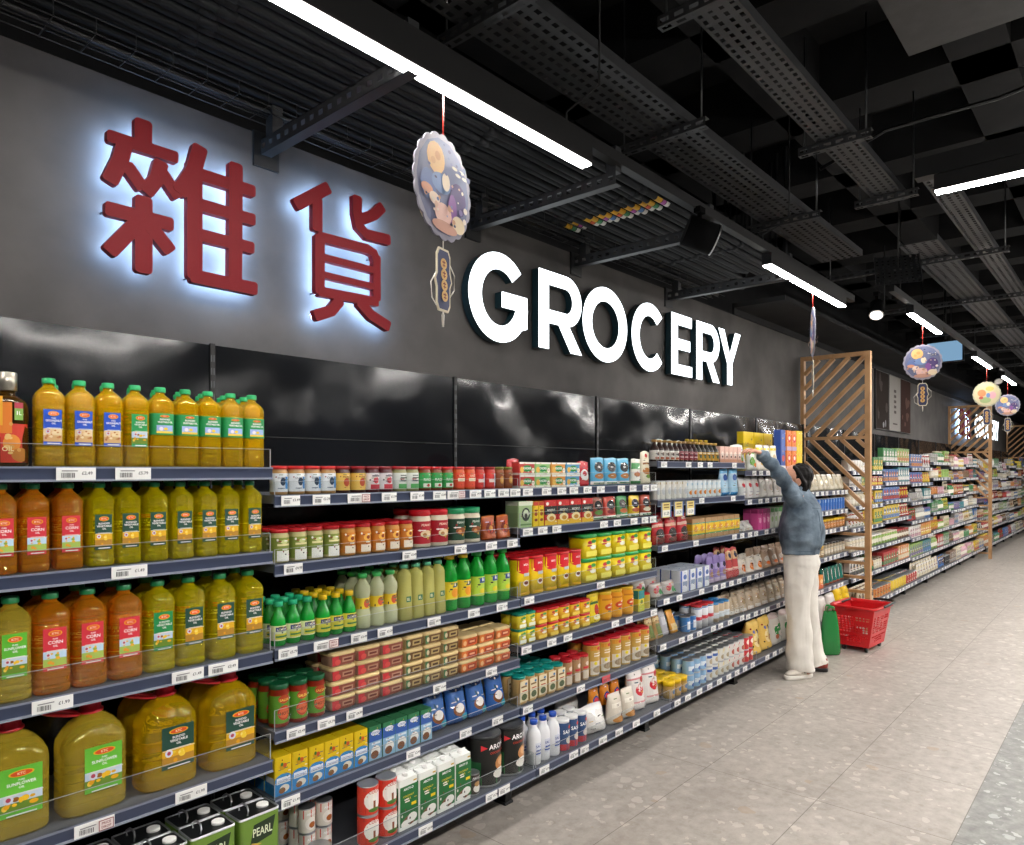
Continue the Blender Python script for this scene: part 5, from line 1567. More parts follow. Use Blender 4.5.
# ---------------------------------------------------------------- framed posters on the wall past the screen
for i, (xa, c0, c1, lab) in enumerate(((10.30, '#2c2522', '#4a4240', 'dark photographic poster, left of three'), (10.98, '#8f8b87', '#9a9692', 'light grey poster with a column of writing, middle of three'), (11.60, '#3c2a26', '#5a443e', 'brown photographic poster, right of three'))):
    w = .62 if i != 0 else .66
    mb = MB()
    mb.box(0, -.02, 0, w, 0, .80, '#191817', 'black')
    pr = MB()
    rr = random.Random(i + 5)
    pr.quad([(.012, -.0205, .012), (w - .012, -.0205, .012), (w - .012, -.0205, .788), (.012, -.0205, .788)], c0, 'matte')
    it = []
    if i == 1:
        for k in range(5):
            it.append(('r', w * .4, .56 - k * .075, w * .6, .60 - k * .075, '#55504c'))
        it.append(('r', w * .3, .1, w * .7, .12, '#55504c'))
    else:
        for k in range(14):
            x, z = rr.uniform(.12, w - .12), rr.uniform(.1, .7)
            it.append(('e', x, z, rr.uniform(.03, .1), rr.uniform(.03, .1), rr.choice([c0, c1])))
        if i == 0:
            it += [('e', .36, .07, .04, .04, '#8a8a8e'), ('e', .46, .09, .035, .05, '#77777c')]
    decal(pr, it, flat(-.0208), 'matte')
    o = link('wall_poster', mb.mesh('wall_poster'), None, (xa, 2.659, 2.12))
    tag(o, lab + ' on the grey wall', 'poster', 'posters on the wall')
    link('poster_print', pr.mesh('poster_print'), o)


# ---------------------------------------------------------------- slatted oak screens
def clip(y0, z0, dy, dz, ya, yb, za, zb):
    t0, t1 = -9, 9
    for p, d, lo, hi in ((y0, dy, ya, yb), (z0, dz, za, zb)):
        a, b = (lo - p) / d, (hi - p) / d
        t0, t1 = max(t0, min(a, b)), min(t1, max(a, b))
    return (t0, t1) if t1 - t0 > .03 else None


def screen(x, label):
    o = link('slatted_screen', None, None, (x, 2.3, 0))
    tag(o, label, 'wooden screen', 'slatted wooden screens')
    ya, yb = -.34, .325
    T = .028

    def part(n, mb):
        return link(n, mb.mesh(n), o)
    part('post', MB().box(-T, ya, 0, T, ya + .05, 2.73, '#b8895e', 'wood'))
    part('post', MB().box(-T, yb - .035, 0, T, yb, 2.73, '#b8895e', 'wood'))
    part('rail', MB().box(-T, ya + .05, 2.69, T, yb - .035, 2.73, '#b8895e', 'wood'))
    part('rail', MB().box(-T * .9, ya + .05, 1.875, T * .9, yb - .035, 1.905, '#b8895e', 'wood'))
    lo, hi = ya + .05, yb - .035

    def slat(y0, z0, sgn, za, zb):
        # runs at 45 degrees in the screen's plane; sgn +1 rises towards the aisle
        q = clip(y0, z0, -1, sgn, lo, hi, za, zb)
        if not q:
            return
        (a, b) = q
        p, r = Vector((0, y0 - a, z0 + sgn * a)), Vector((0, y0 - b, z0 + sgn * b))
        n = Vector((0, sgn, 1)).normalized() * .0165
        mb = MB()
        w = T * .85
        c = [p - n, r - n, r + n, p + n]
        bb = len(mb.v)
        for s in (-w, w):
            mb.v += [(s, v.y, v.z) for v in c]
        for f in ((3, 2, 1, 0), (4, 5, 6, 7), (0, 1, 5, 4), (1, 2, 6, 5), (2, 3, 7, 6), (3, 0, 4, 7)):
            mb.face([bb + i for i in f], '#b8895e', 'wood')
        part('slat', mb)
    for k in range(-5, 10):
        slat(hi, 1.905 + .146 * k + .06, 1, 1.906, 2.689)
    for k in range(0, 12):
        slat(hi, 1.875 + .65 - .146 * k, -1, 1.10, 1.874)
    for k in range(8):
        z = 1.065 - .14 * k
        part('slat', MB().box(-T * .85, lo, z, T * .85, hi, z + .026, '#b8895e', 'wood'))


screen(7.484, 'tall oak screen of slanted slats behind the woman')
screen(15.0, 'tall oak slatted screen in the middle distance, before the far sign')
screen(22.52, 'farthest oak slatted screen at the right edge')
# ---------------------------------------------------------------- overhead
def linear_light(x0, x1, y, z, lab, along='x', strength='tube', grp='ceiling strip lights'):
    L = x1 - x0
    o = link('ceiling_strip_light', None, None, ((x0 + x1) / 2, y, z) if along == 'x' else (y, (x0 + x1) / 2, z), (0, 0, 0 if along == 'x' else PI / 2))
    tag(o, lab, 'strip light', grp, shared=False)
    h = MB().box(-L / 2, -.03, .004, L / 2, .03, .075, '#151515', 'trunk')
    link('housing', h.mesh('housing'), o)
    d = MB().box(-L / 2 + .004, -.024, -.004, L / 2 - .004, .024, .0035, '#ffffff', strength)
    q = link('diffuser', d.mesh('diffuser'), o)
    q['label'] = 'glowing white diffuser'
    return o


LY, LZ = 1.74, 2.845
linear_light(.30, 2.44, LY, LZ, 'long glowing strip light at top left, nearest the red characters')
linear_light(4.36, 5.86, LY, LZ, 'glowing strip light above the woman, second along the wall')
linear_light(6.92, 8.12, 1.5, 2.93, 'glowing strip light beyond the wooden screen, before the hanging monitor')
linear_light(10.1, 11.35, 1.5, 2.93, 'small glowing strip light far down the aisle, after the monitor')
linear_light(12.45, 13.8, 1.5, 2.93, 'tiny glowing strip light farther down the aisle')
linear_light(16.2, 17.6, 1.5, 2.93, 'tiny glowing strip light at right edge, almost at the far end')
linear_light(19.5, 20.9, 1.5, 2.93, 'last glowing strip light at the end of the aisle')
linear_light(-1.5, .72, 3.81, 2.87, 'glowing strip light at the right edge running across the aisle', 'y')
linear_light(-1.4, .72, 8.3, 2.87, 'second cross strip light farther over the open aisle', 'y', 'tubeb')
linear_light(-1.4, .72, 13.0, 2.87, 'third cross strip light over the open aisle', 'y', 'tubeb')
linear_light(-2.6, -.2, LY, LZ, 'first strip light of the wall row, behind the viewer')
# the next row of fittings over the open side of the aisle
for i, x in enumerate((-1.6, 1.4, 4.4, 7.4, 10.4, 14.4, 18.4)):
    linear_light(x, x + 2.0, -1.1, 2.87, f'strip light over the open aisle, {ORD[i]} from the near end', 'x', 'tubeb')

for i, x in enumerate((-.5, 3.0, 6.5, 10.0, 13.5)):  # unseen row added to give the black back panels lower reflections
    linear_light(x, x + 1.5, -3.7, 2.87, f'unseen strip light added for panel reflections, {ORD[i]} from the near end')

# black trunking the lights sit in
for xa, xb, y, z, lab in ((-2.7, 6.1, LY, LZ + .077, 'black lighting track above the wall row of strip lights'), (6.3, 22.5, 1.5, 3.007, 'black lighting track running down the far aisle')):
    o = link('lighting_track', MB().box(xa, -.022, 0, xb, .022, .05, '#151515', 'trunk').mesh('lighting_track'), None, (0, y, z))
    tag(o, lab, 'lighting track', 'lighting tracks')
    for k in range(int((xb - xa) / 2)):
        x = xa + 1 + 2 * k
        link('rod', MB().tube([(x, 0, .05), (x, 0, .1), (x, .16 if xa > 0 else -.16, .15), (x, .16 if xa > 0 else -.16, 3.99 - z)], .005, 5, '#2a2a2a', 'black').mesh('rod'), o)
for i, x in enumerate((3.81, 8.3, 13.0)):
    o = link('lighting_track', MB().box(-.035, -2.4, 0, .035, .8, .09, '#151515', 'trunk').mesh('lighting_track'), None, (x, 0, LZ + .103))
    tag(o, f'black trunking crossing the aisle, {ORD[i]} from the near end', 'lighting track', 'lighting tracks')


def spot(loc, aim, lit, lab, r=.06, L=.2):
    o = link('track_spotlight', None, None, loc)
    tag(o, lab, 'spotlight', 'black track spotlights')
    d = Vector(aim).normalized()
    h = MB().tube([tuple(-d * L * .45), tuple(d * L * .5)], r, 20, '#0c0c0d', 'matte')
    h.tube([(0, 0, 0), (0, 0, .12)], .012, 8, '#0c0c0d', 'matte')
    h.box(-.03, -.018, .11, .03, .018, .14, '#0c0c0d', 'matte')
    link('lamp_head', h.mesh('lamp_head'), o)
    l = MB().tube([tuple(d * (L * .5 + .001)), tuple(d * (L * .5 + .004))], r * .86, 20, '#ffffff', 'spotlens' if lit else 'metal')
    link('lens', l.mesh('lens'), o)
    rg = MB()
    c = d * (L * .5)
    sd = d.cross(Vector((0, 0, 1))).normalized()
    up = sd.cross(d)
    rg.tube([tuple(c + sd * r * math.cos(2 * PI * k / 20) + up * r * math.sin(2 * PI * k / 20)) for k in range(20)], .004, 6, '#c8c8c8', 'metal', closed=True)
    link('rim', rg.mesh('rim'), o)


spot((3.40, LY - .03, 2.79), (.60, -.70, -.33), False, 'black cylinder spotlight between two strip lights, tilted, unlit', .078, .17)
spot((6.35, 1.62, 2.89), (-.55, -.1, -.75), True, 'lit round spotlight facing the viewer, before the third strip light', .052, .14)
spot((12.0, 1.5, 2.87), (-.6, -.2, -.7), False, 'small dark spotlight on the far track', .05, .16)

# parallel grey pipes beside the sign wall, with yellow stickers
rr = random.Random(3)
for i in range(15):
    y = 1.95 + i * .0465
    x1 = 5.1 + .5 * rr.random()
    z = 3.03 + (.0 if i % 2 else .008)
    o = link('conduit_pipe', None, None, (0, y, z))
    tag(o, f'long grey pipe under the ceiling, {ORD[i]} out from the light track', 'pipe', 'parallel pipes under the ceiling')
    p = MB().tube([(-2.6, 0, 0), (x1 - .12, 0, 0), (x1 - .04, 0, .012), (x1, 0, .06), (x1 + .005, 0, .9)], .0185, 10, '#50545a', 'pipe')
    link('pipe_run', p.mesh('pipe_run'), o)
    for xs in (1.02, 2.2, 3.2, 4.4):
        link('coupling', MB().tube([(xs + .02 * (i % 3), 0, 0), (xs + .06 + .02 * (i % 3), 0, 0)], .0215, 10, '#3e4146', 'pipe').mesh('coupling'), o)
    if i != 11 and i < 14:
        s = MB()
        for x0, c in ((3.36, '#c99a1c'), (3.42, ['#a0489a', '#3f8a5a', '#c8502c', '#4a78b0'][i % 4]), (3.46, '#d0d0cc')):
            n = 6
            for k in range(n):
                a0, a1 = -PI * .95 + PI * .9 * k / n, -PI * .95 + PI * .9 * (k + 1) / n
                R = .0192
                w = .055 if c == '#c99a1c' else .035
                s.quad([(x0, R * math.cos(a0), R * math.sin(a0)), (x0 + w, R * math.cos(a0), R * math.sin(a0)), (x0 + w, R * math.cos(a1), R * math.sin(a1)), (x0, R * math.cos(a1), R * math.sin(a1))], c)
        link('sticker', s.mesh('sticker'), o)


def slotted(x0, y0, x1, y1, z, nx, ny, fx=.5, fy=.45, col='#46484b', lip=.045, stag=False):
    """perforated sheet with upturned sides; the slots are real holes"""
    mb = MB()
    dx, dy = (x1 - x0) / nx, (y1 - y0) / ny
    for j in range(ny):
        for i in range(nx):
            sh = dx * .25 if (stag and j % 2) else 0
            a, b = x0 + i * dx, x0 + (i + 1) * dx
            c, d = y0 + j * dy, y0 + (j + 1) * dy
            ha, hb = a + dx * (1 - fx) / 2 + sh * .5, b - dx * (1 - fx) / 2 + sh * .5
            hc, hd = c + dy * (1 - fy) / 2, d - dy * (1 - fy) / 2
            for q in (((a, c), (b, c), (hb, hc), (ha, hc)), ((b, c), (b, d), (hb, hd), (hb, hc)), ((b, d), (a, d), (ha, hd), (hb, hd)), ((a, d), (a, c), (ha, hc), (ha, hd))):
                mb.quad([(x, y, z) for x, y in reversed(q)], col, 'steel')
    if lip:
        for y in (y0, y1):
            mb.box(x0, y - .0015, z, x1, y + .0015, z + lip, col, 'steel')
    return mb


def tray(xa, xb, ya, yb, z, lab, ny=5):
    mb = slotted(0, 0, xb - xa, yb - ya, 0, int((xb - xa) / .052), ny, .55, .4, stag=True)
    o = link('cable_tray', mb.mesh('cable_tray'), None, (xa, ya, z))
    tag(o, lab, 'cable tray', 'perforated cable trays')


tray(-2.0, 5.95, 1.62, 1.92, 3.24, 'wide perforated cable tray running above the strip lights', 6)
tray(-2.0, 5.3, 1.16, 1.34, 3.38, 'narrow perforated cable tray beside the wide one', 4)
tray(6.1, 17.0, 1.14, 1.40, 3.30, 'perforated cable tray continuing down the far aisle', 4)
tray(4.9, 19.0, .86, 1.0, 3.34, 'thin perforated cable tray on the open side', 3)


def strut(x, ya, yb, z, lab, w=.042, grp='slotted strut hangers'):
    o = link('strut_hanger', None, None, (x, ya, z))
    tag(o, lab, 'hanger', grp)
    n = max(3, int((yb - ya) / .06))
    mb = MB()
    dy = (yb - ya) / n
    for j in range(n):
        c, d = j * dy, (j + 1) * dy
        hc, hd = c + dy * .2, d - dy * .2
        a, b, ha, hb = 0, w, w * .3, w * .7
        for q in (((a, c), (b, c), (hb, hc), (ha, hc)), ((b, c), (b, d), (hb, hd), (hb, hc)), ((b, d), (a, d), (ha, hd), (hb, hd)), ((a, d), (a, c), (ha, hc), (ha, hd))):
            # slotted face turned to the near side
            mb.quad([(0, y, xx) for xx, y in q], '#55585c', 'steel')
            mb.quad([(xx, y, 0) for xx, y in reversed(q)], '#55585c', 'steel')
    mb.box(.0, 0, w, w, yb - ya, w + .003, '#55585c', 'steel')
    link('channel', mb.mesh('channel'), o)
    for y in (.03, yb - ya - .03):
        link('rod', MB().tube([(w / 2, y, .003), (w / 2, y, 4.0 - z)], .005, 6, '#5a5c5e', 'metal').mesh('rod'), o)


for i, x in enumerate((.2, 1.85, 3.1, 4.7)):
    strut(x, 1.53, 2.02, 3.19, f'slotted steel hanger under the wide cable tray, {ORD[i]} from the left')
for i, x in enumerate((1.3, 2.5, 4.05, 5.1)):
    strut(x, 1.06, 1.44, 3.33, f'slotted steel hanger under the narrow cable tray, {ORD[i]} from the left')
for i, x in enumerate((6.6, 8.4, 10.2, 12.0, 14.0)):
    strut(x, .75, 2.1, 3.25, f'long steel hanger under the far cable trays, {ORD[i]} from the left')


def bracket(x, lab):
    o = link('wall_mount_bracket', None, None, (x, 2.66, 2.84))
    tag(o, lab, 'bracket', 'cantilever pipe brackets')
    L = -.92
    w = .045
    mb = MB()
    n = 16
    dy = -L / n
    for j in range(n):
        c, d = L + j * dy, L + (j + 1) * dy
        hc, hd = c + dy * .28, d - dy * .28
        a, b, ha, hb = 0, .06, .02, .04
        for q in (((a, c), (b, c), (hb, hc), (ha, hc)), ((b, c), (b, d), (hb, hd), (hb, hc)), ((b, d), (a, d), (ha, hd), (hb, hd)), ((a, d), (a, c), (ha, hc), (ha, hd))):
            mb.quad([(0, y, zz) for zz, y in q], '#565a60', 'steel')
    mb.box(0, L, 0, w, -.001, .003, '#565a60', 'steel')
    mb.box(0, L, .057, w, -.001, .06, '#565a60', 'steel')
    link('arm', mb.mesh('arm'), o)
    link('wall_plate', MB().box(-.03, -.012, -.05, .08, 0, .09, '#1c1d1e', 'black').mesh('wall_plate'), o)
    link('post', MB().box(0, L, .06, w, L + .05, .17, '#565a60', 'steel').mesh('post'), o)
    link('post', MB().box(0, -.1, .06, w, -.05, .17, '#565a60', 'steel').mesh('post'), o)


for i, (x, w_) in enumerate(((.25, 'at the top left corner'), (1.47, 'above the right red character'), (2.66, 'behind the hanging decoration'), (3.58, 'above the letters R and O'), (4.75, 'above the letter E'))):
    bracket(x, f'slotted steel bracket on the wall holding the pipes, {w_}')

# wire mesh cable basket on top of the plaster wall
o = link('wire_tray', None, None, (0, 2.5, 2.965))
tag(o, 'thin wire cable basket along the top of the sign wall', 'wire tray')
mb = MB()
for y in (0, .05, .10, .15):
    mb.tube([(-2.4, y, 0), (5.4, y, 0)], .0022, 4, '#4a4d50', 'steel')
mb.tube([(-2.4, 0, .05), (5.4, 0, .05)], .0022, 4, '#4a4d50', 'steel')
link('long_wires', mb.mesh('long_wires'), o)
mb = MB()
for k in range(64):
    x = -2.3 + k * .12
    mb.tube([(x, 0, .05), (x, 0, 0), (x, .15, 0)], .002, 4, '#4a4d50', 'steel')
link('cross_wires', mb.mesh('cross_wires'), o)
link('cable_bundle', MB().tube([(-2.4, .06, .02), (1, .09, .025), (5.4, .06, .02)], .014, 6, '#161617', 'gloss').tube([(-2.4, .11, .018), (2, .10, .02), (5.4, .12, .018)], .012, 6, '#161617', 'gloss').mesh('cable_bundle'), o)

# loose black cable slung under the slab
o = link('black_cable', MB().tube([(4.6, 1.5, 3.45), (4.7, 1.15, 3.62), (4.8, .6, 3.66), (5.1, .1, 3.86), (5.5, -.5, 3.9), (5.6, -.75, 3.88), (5.55, -.8, 3.7), (5.8, -.9, 3.6)], .012, 6, '#0e0e0f', 'gloss').mesh('black_cable'))
tag(o, 'loose black cable looping under the dark concrete slab', 'cable')
o = link('ceiling_duct', None, None, (2.2, .35, 3.78))
tag(o, 'flat grey-blue duct panel high under the slab', 'duct')
link('duct_casing', MB().box(-1.5, -.55, -.18, 1.7, .5, .05, '#3a3d42', 'steel').mesh('duct_casing'), o)
link('flange', MB().box(-.02, -.57, -.2, .02, .52, .07, '#3a3d42', 'steel').mesh('flange'), o)
# tilted black perforated speaker panel
o = link('ceiling_panel', None, None, (5.85, 1.35, 3.06), (0, math.radians(-48), math.radians(18)))
tag(o, 'tilted black perforated panel hanging at the end of the cable tray', 'panel')
link('grille', slotted(-.18, -.15, .18, .15, 0, 9, 8, .4, .4, '#141414', .02).mesh('grille'), o)
link('rod', MB().tube([(0, 0, .02), (.35, 0, .5)], .006, 6, '#222222', 'black').mesh('rod'), o)

# hanging monitor
o = link('hanging_monitor', None, None, (10.35, 1.85, 2.93), (0, 0, math.radians(-8)))
tag(o, 'hanging monitor with a pale blue screen under the dark ceiling', 'monitor')
link('casing', MB().box(-.01, -.21, 0, .03, .21, .27, '#121214', 'gloss').mesh('casing'), o)
link('screen', MB().box(-.0125, -.198, .012, -.0102, .198, .258, '#8fb9dc', 'screen').mesh('screen'), o)
link('pole', MB().tube([(.01, 0, .27), (.01, 0, 1.07)], .016, 8, '#121214', 'gloss').mesh('pole'), o)


# ---------------------------------------------------------------- festival decorations hung from the lights
def decoration(x, y, zt, zc, rz, lab, kind=0, R=.166):
    """printed round board on a red cord with a small plaque below"""
    o = link('hanging_decoration', None, None, (x, y, zt), (0, 0, rz))
    tag(o, lab, 'decoration', 'round festival boards hung from the lights')
    dz = zc - zt
    c = MB().tube([(0, 0, 0), (0, 0, dz + R)], .003, 5, '#c8352c', 'gloss')
    q = link('cord', c.mesh('cord'), o)
    q['label'] = 'red cord'
    d = MB()
    n = 160
    out = [(R * (1 + .05 * abs(math.cos(10 * 2 * PI * k / n)) - .03) * math.cos(2 * PI * k / n), dz + R * 1.04 * (1 + .05 * abs(math.cos(10 * 2 * PI * k / n)) - .03) * math.sin(2 * PI * k / n)) for k in range(n)]
    edge = '#8d8a98' if kind == 0 else '#95947e'
    bg = '#646987' if kind == 0 else '#b9ae8a'
    d.prism(out, -.003, .003, edge, 'print', edge)
    rr = random.Random(4 + kind)
    it = [('e', 0, dz, R * .92, R * .95, bg)]
    if kind == 0:
        it += [('e', -R * .28, dz + R * .5, R * .31, R * .31, '#d6a869'), ('e', -R * .22, dz + R * .56, R * .1, R * .09, '#c48f52'), ('e', -R * .38, dz + R * .42, R * .08, R * .07, '#c8965a'),
               ('e', -R * .55, dz - R * .1, R * .26, R * .3, '#5a6d9c'), ('e', -R * .1, dz + R * .05, R * .34, R * .2, '#6a83ae'), ('e', R * .5, dz - R * .1, R * .3, R * .34, '#4a3a6a'),
               ('e', -R * .6, dz - R * .2, R * .2, R * .1, '#c88a6a'), ('e', -R * .35, dz - R * .32, R * .18, R * .12, '#e0c8b4'), ('e', R * .05, dz + R * .12, R * .14, R * .18, '#dccbb0'),
               ('e', R * .28, dz - R * .35, R * .16, R * .3, '#7a4a8a'), ('e', -R * .05, dz - R * .55, R * .3, R * .22, '#d8b0a4'), ('e', R * .5, dz - R * .62, R * .24, R * .18, '#d8c4a4'), ('e', 0, dz - R * .8, R * .45, R * .12, '#b98a78')]
        for k in range(4):
            it.append(('e', R * (.35 + .12 * k), dz + R * (.5 - .1 * (k % 2)), R * .1, R * .035, '#c9c2b4'))
        for k in range(46):
            a_, q_ = rr.uniform(0, 6.28), R * .85 * math.sqrt(rr.random())
            x_, z_ = q_ * math.cos(a_), q_ * math.sin(a_)
            if (x_ + R * .28) ** 2 + (z_ - R * .5) ** 2 < (R * .33) ** 2:
                continue
            s_ = R * rr.uniform(.025, .075)
            it.append(('e', x_, dz + z_, s_, s_ * rr.uniform(.5, 1), rr.choice(['#d8cbbb', '#cfa892', '#5a6a92', '#36395c', '#7a6a9a', '#b98a6a', '#8f9ab8'] if z_ < R * .2 else ['#4f567e', '#383c60', '#5f6a8c'])))
    else:
        it += [('e', R * .2, dz + R * .45, R * .3, R * .2, '#c9a052'), ('e', -R * .35, dz + R * .1, R * .3, R * .3, '#c8784a'), ('e', R * .4, dz - R * .1, R * .26, R * .3, '#c896a0'), ('e', -R * .1, dz - R * .5, R * .4, R * .24, '#8aa06a'), ('e', R * .1, dz - R * .1, R * .14, R * .2, '#5a78a8'), ('e', -R * .4, dz - R * .3, R * .16, R * .12, '#a03c34')]
    decal(d, it, flat(-.003), 'print', e0=.0004)
    decal(d, it, lambda xx, zz, e: (-xx, .003 + e, zz), 'print', e0=.0004)
    q = link('board', d.mesh('board'), o)
    p = MB()
    zp = dz - R * 1.04 - .135
    hw, hh = .04, .105
    pl = [(-hw * .7, zp - hh), (hw * .7, zp - hh), (hw, zp - hh * .8), (hw, zp - .02), (hw * 1.28, zp), (hw, zp + .03), (hw, zp + hh * .8), (hw * .7, zp + hh), (-hw * .7, zp + hh), (-hw, zp + hh * .8), (-hw, zp + .02), (-hw * 1.28, zp), (-hw, zp - .03), (-hw, zp - hh * .8)]
    p.prism(pl, -.0025, .0025, '#c8bda4', 'print')
    pi_ = [('p', [(a * .86, zp + (b - zp) * .93) for a, b in pl], '#2a3054')]
    for k in range(4):
        zk = zp + .054 - .036 * k
        pi_ += [('e', 0, zk, .0185, .0185, '#c9a060'), ('r', -.009, zk + .003, .009, zk + .007, '#6a1c24'), ('r', -.002, zk - .011, .002, zk + .011, '#6a1c24'), ('r', -.008, zk - .007, .008, zk - .004, '#6a1c24')]
    decal(p, pi_, flat(-.0025), e0=.0004)
    decal(p, pi_, lambda xx, zz, e: (-xx, .0025 + e, zz), e0=.0004)
    link('plaque', p.mesh('plaque'), o)
    f = MB()
    f.tube([(hw, .0, zp + .06), (hw * 1.7, 0, zp + .03), (hw * 1.7, 0, zp - .02), (hw, 0, zp - .05)], .0022, 5, '#c9c4ba', 'gloss')
    link('plaque_frame', f.mesh('plaque_frame'), o)
    f = MB()
    f.tube([(-hw, .0, zp + .02), (-hw * 1.75, 0, zp - .02), (-hw * 1.6, 0, zp - .07), (-hw, 0, zp - .09)], .0022, 5, '#c9c4ba', 'gloss')
    link('plaque_frame', f.mesh('plaque_frame'), o)
    f = MB()
    f.tube([(0, 0, dz - R * 1.03), (0, 0, zp + hh)], .0022, 5, '#c9c4ba', 'gloss')
    link('plaque_hook', f.mesh('plaque_hook'), o)
    f = MB()
    f.tube([(0, 0, zp - hh), (0, 0, zp - hh - .012), (0, 0, zp - hh - .05)], [.002, .006, .004], 6, '#c9c4ba', 'gloss')
    link('tassel', f.mesh('tassel'), o)


decoration(1.62, LY, LZ - .005, 2.51, math.radians(13), 'round moon night board on red cord, nearest, left of letter G')
decoration(5.19, LY, LZ - .005, 2.55, math.radians(24), 'board seen edge on, hanging above the woman')
decoration(7.40, 1.5, 2.925, 2.562, math.radians(-79), 'round moon night board hanging in front of the blue monitor', 0, .156)
decoration(11.05, 1.5, 2.925, 2.56, math.radians(-78), 'cream round board hanging beyond the monitor', 1, .156)
decoration(13.0, 1.5, 2.925, 2.55, math.radians(-82), 'small round night board, farthest at the right edge', 0, .156)
# ---------------------------------------------------------------- the woman
def remesh(mb, name, voxel, smooth=4, mat='cotton', disp=None):
    me = mb.mesh(name + '_raw')
    ob = link(name + '_raw', me)
    r = ob.modifiers.new('r', 'REMESH')
    r.mode = 'VOXEL'
    r.voxel_size = voxel
    r.use_smooth_shade = True
    s = ob.modifiers.new('s', 'SMOOTH')
    s.iterations = smooth
    s.factor = .5
    dg = bpy.context.evaluated_depsgraph_get()
    out = bpy.data.meshes.new_from_object(ob.evaluated_get(dg))
    bpy.data.objects.remove(ob)
    bpy.data.meshes.remove(me)
    out.name = name
    out.materials.clear()
    out.materials.append(M[mat])
    if disp:
        nm = [v.normal.copy() for v in out.vertices]
        for v, n_ in zip(out.vertices, nm):
            v.co += n_ * disp(v.co)
    for p in out.polygons:
        p.use_smooth = True
        p.material_index = 0
    out.update()
    return out


def ring_tube(mb, secs, seg=24, n=2.2):
    """secs: (z, cx, cy, rx, ry) - horizontal sections"""
    mb.loft([(2 * s[3], 2 * s[4], s[0], n, s[1], s[2]) for s in secs], seg)


def hand(mb, wrist, fdir, pnorm, side, curl, s=1.0, spread=.12):
    """palm, four unequal fingers and a side thumb. fdir: towards fingertips, pnorm: out of the palm, side: towards the thumb"""
    f, n, t = Vector(fdir).normalized(), Vector(pnorm).normalized(), Vector(side).normalized()
    W = Vector(wrist)
    mb.tube([W - f * .02, W + f * .012, W + f * .045 * s, W + f * .085 * s], [(.024 * s, .018 * s), (.027 * s, .018 * s), (.038 * s, .016 * s), (.039 * s, .0135 * s)], 14, up=tuple(n), rnd=True)
    for i, (off, ln) in enumerate(((.030, .072), (.0105, .081), (-.0095, .075), (-.029, .058))):
        p = W + f * .082 * s + t * off * s
        d = (f + t * (off * spread / .03)).normalized()
        pts = [p - d * .02, p]
        for k, fr in enumerate((.45, .31, .24)):
            c = curl * (1.0 if k else .7) * (1 + .1 * i)
            ax = d.cross(n)
            d = (Matrix.Rotation(c, 3, ax) @ d).normalized()
            pts.append(pts[-1] + d * ln * fr * s)
        mb.tube(pts, [.0085 * s, .0088 * s, .0082 * s, .0075 * s, .0062 * s], 10, rnd=True)
    p = W + f * .022 * s + t * .026 * s
    d = (f * .75 + t * .62 + n * .28).normalized()
    pts = [p - d * .012, p]
    for k, fr in enumerate((.038, .030, .024)):
        pts.append(pts[-1] + d * fr * s)
        d = (d + f * .22 + n * .12 - t * .12).normalized()
    mb.tube(pts, [.012 * s, .0125 * s, .0105 * s, .009 * s, .0072 * s], 10, rnd=True)


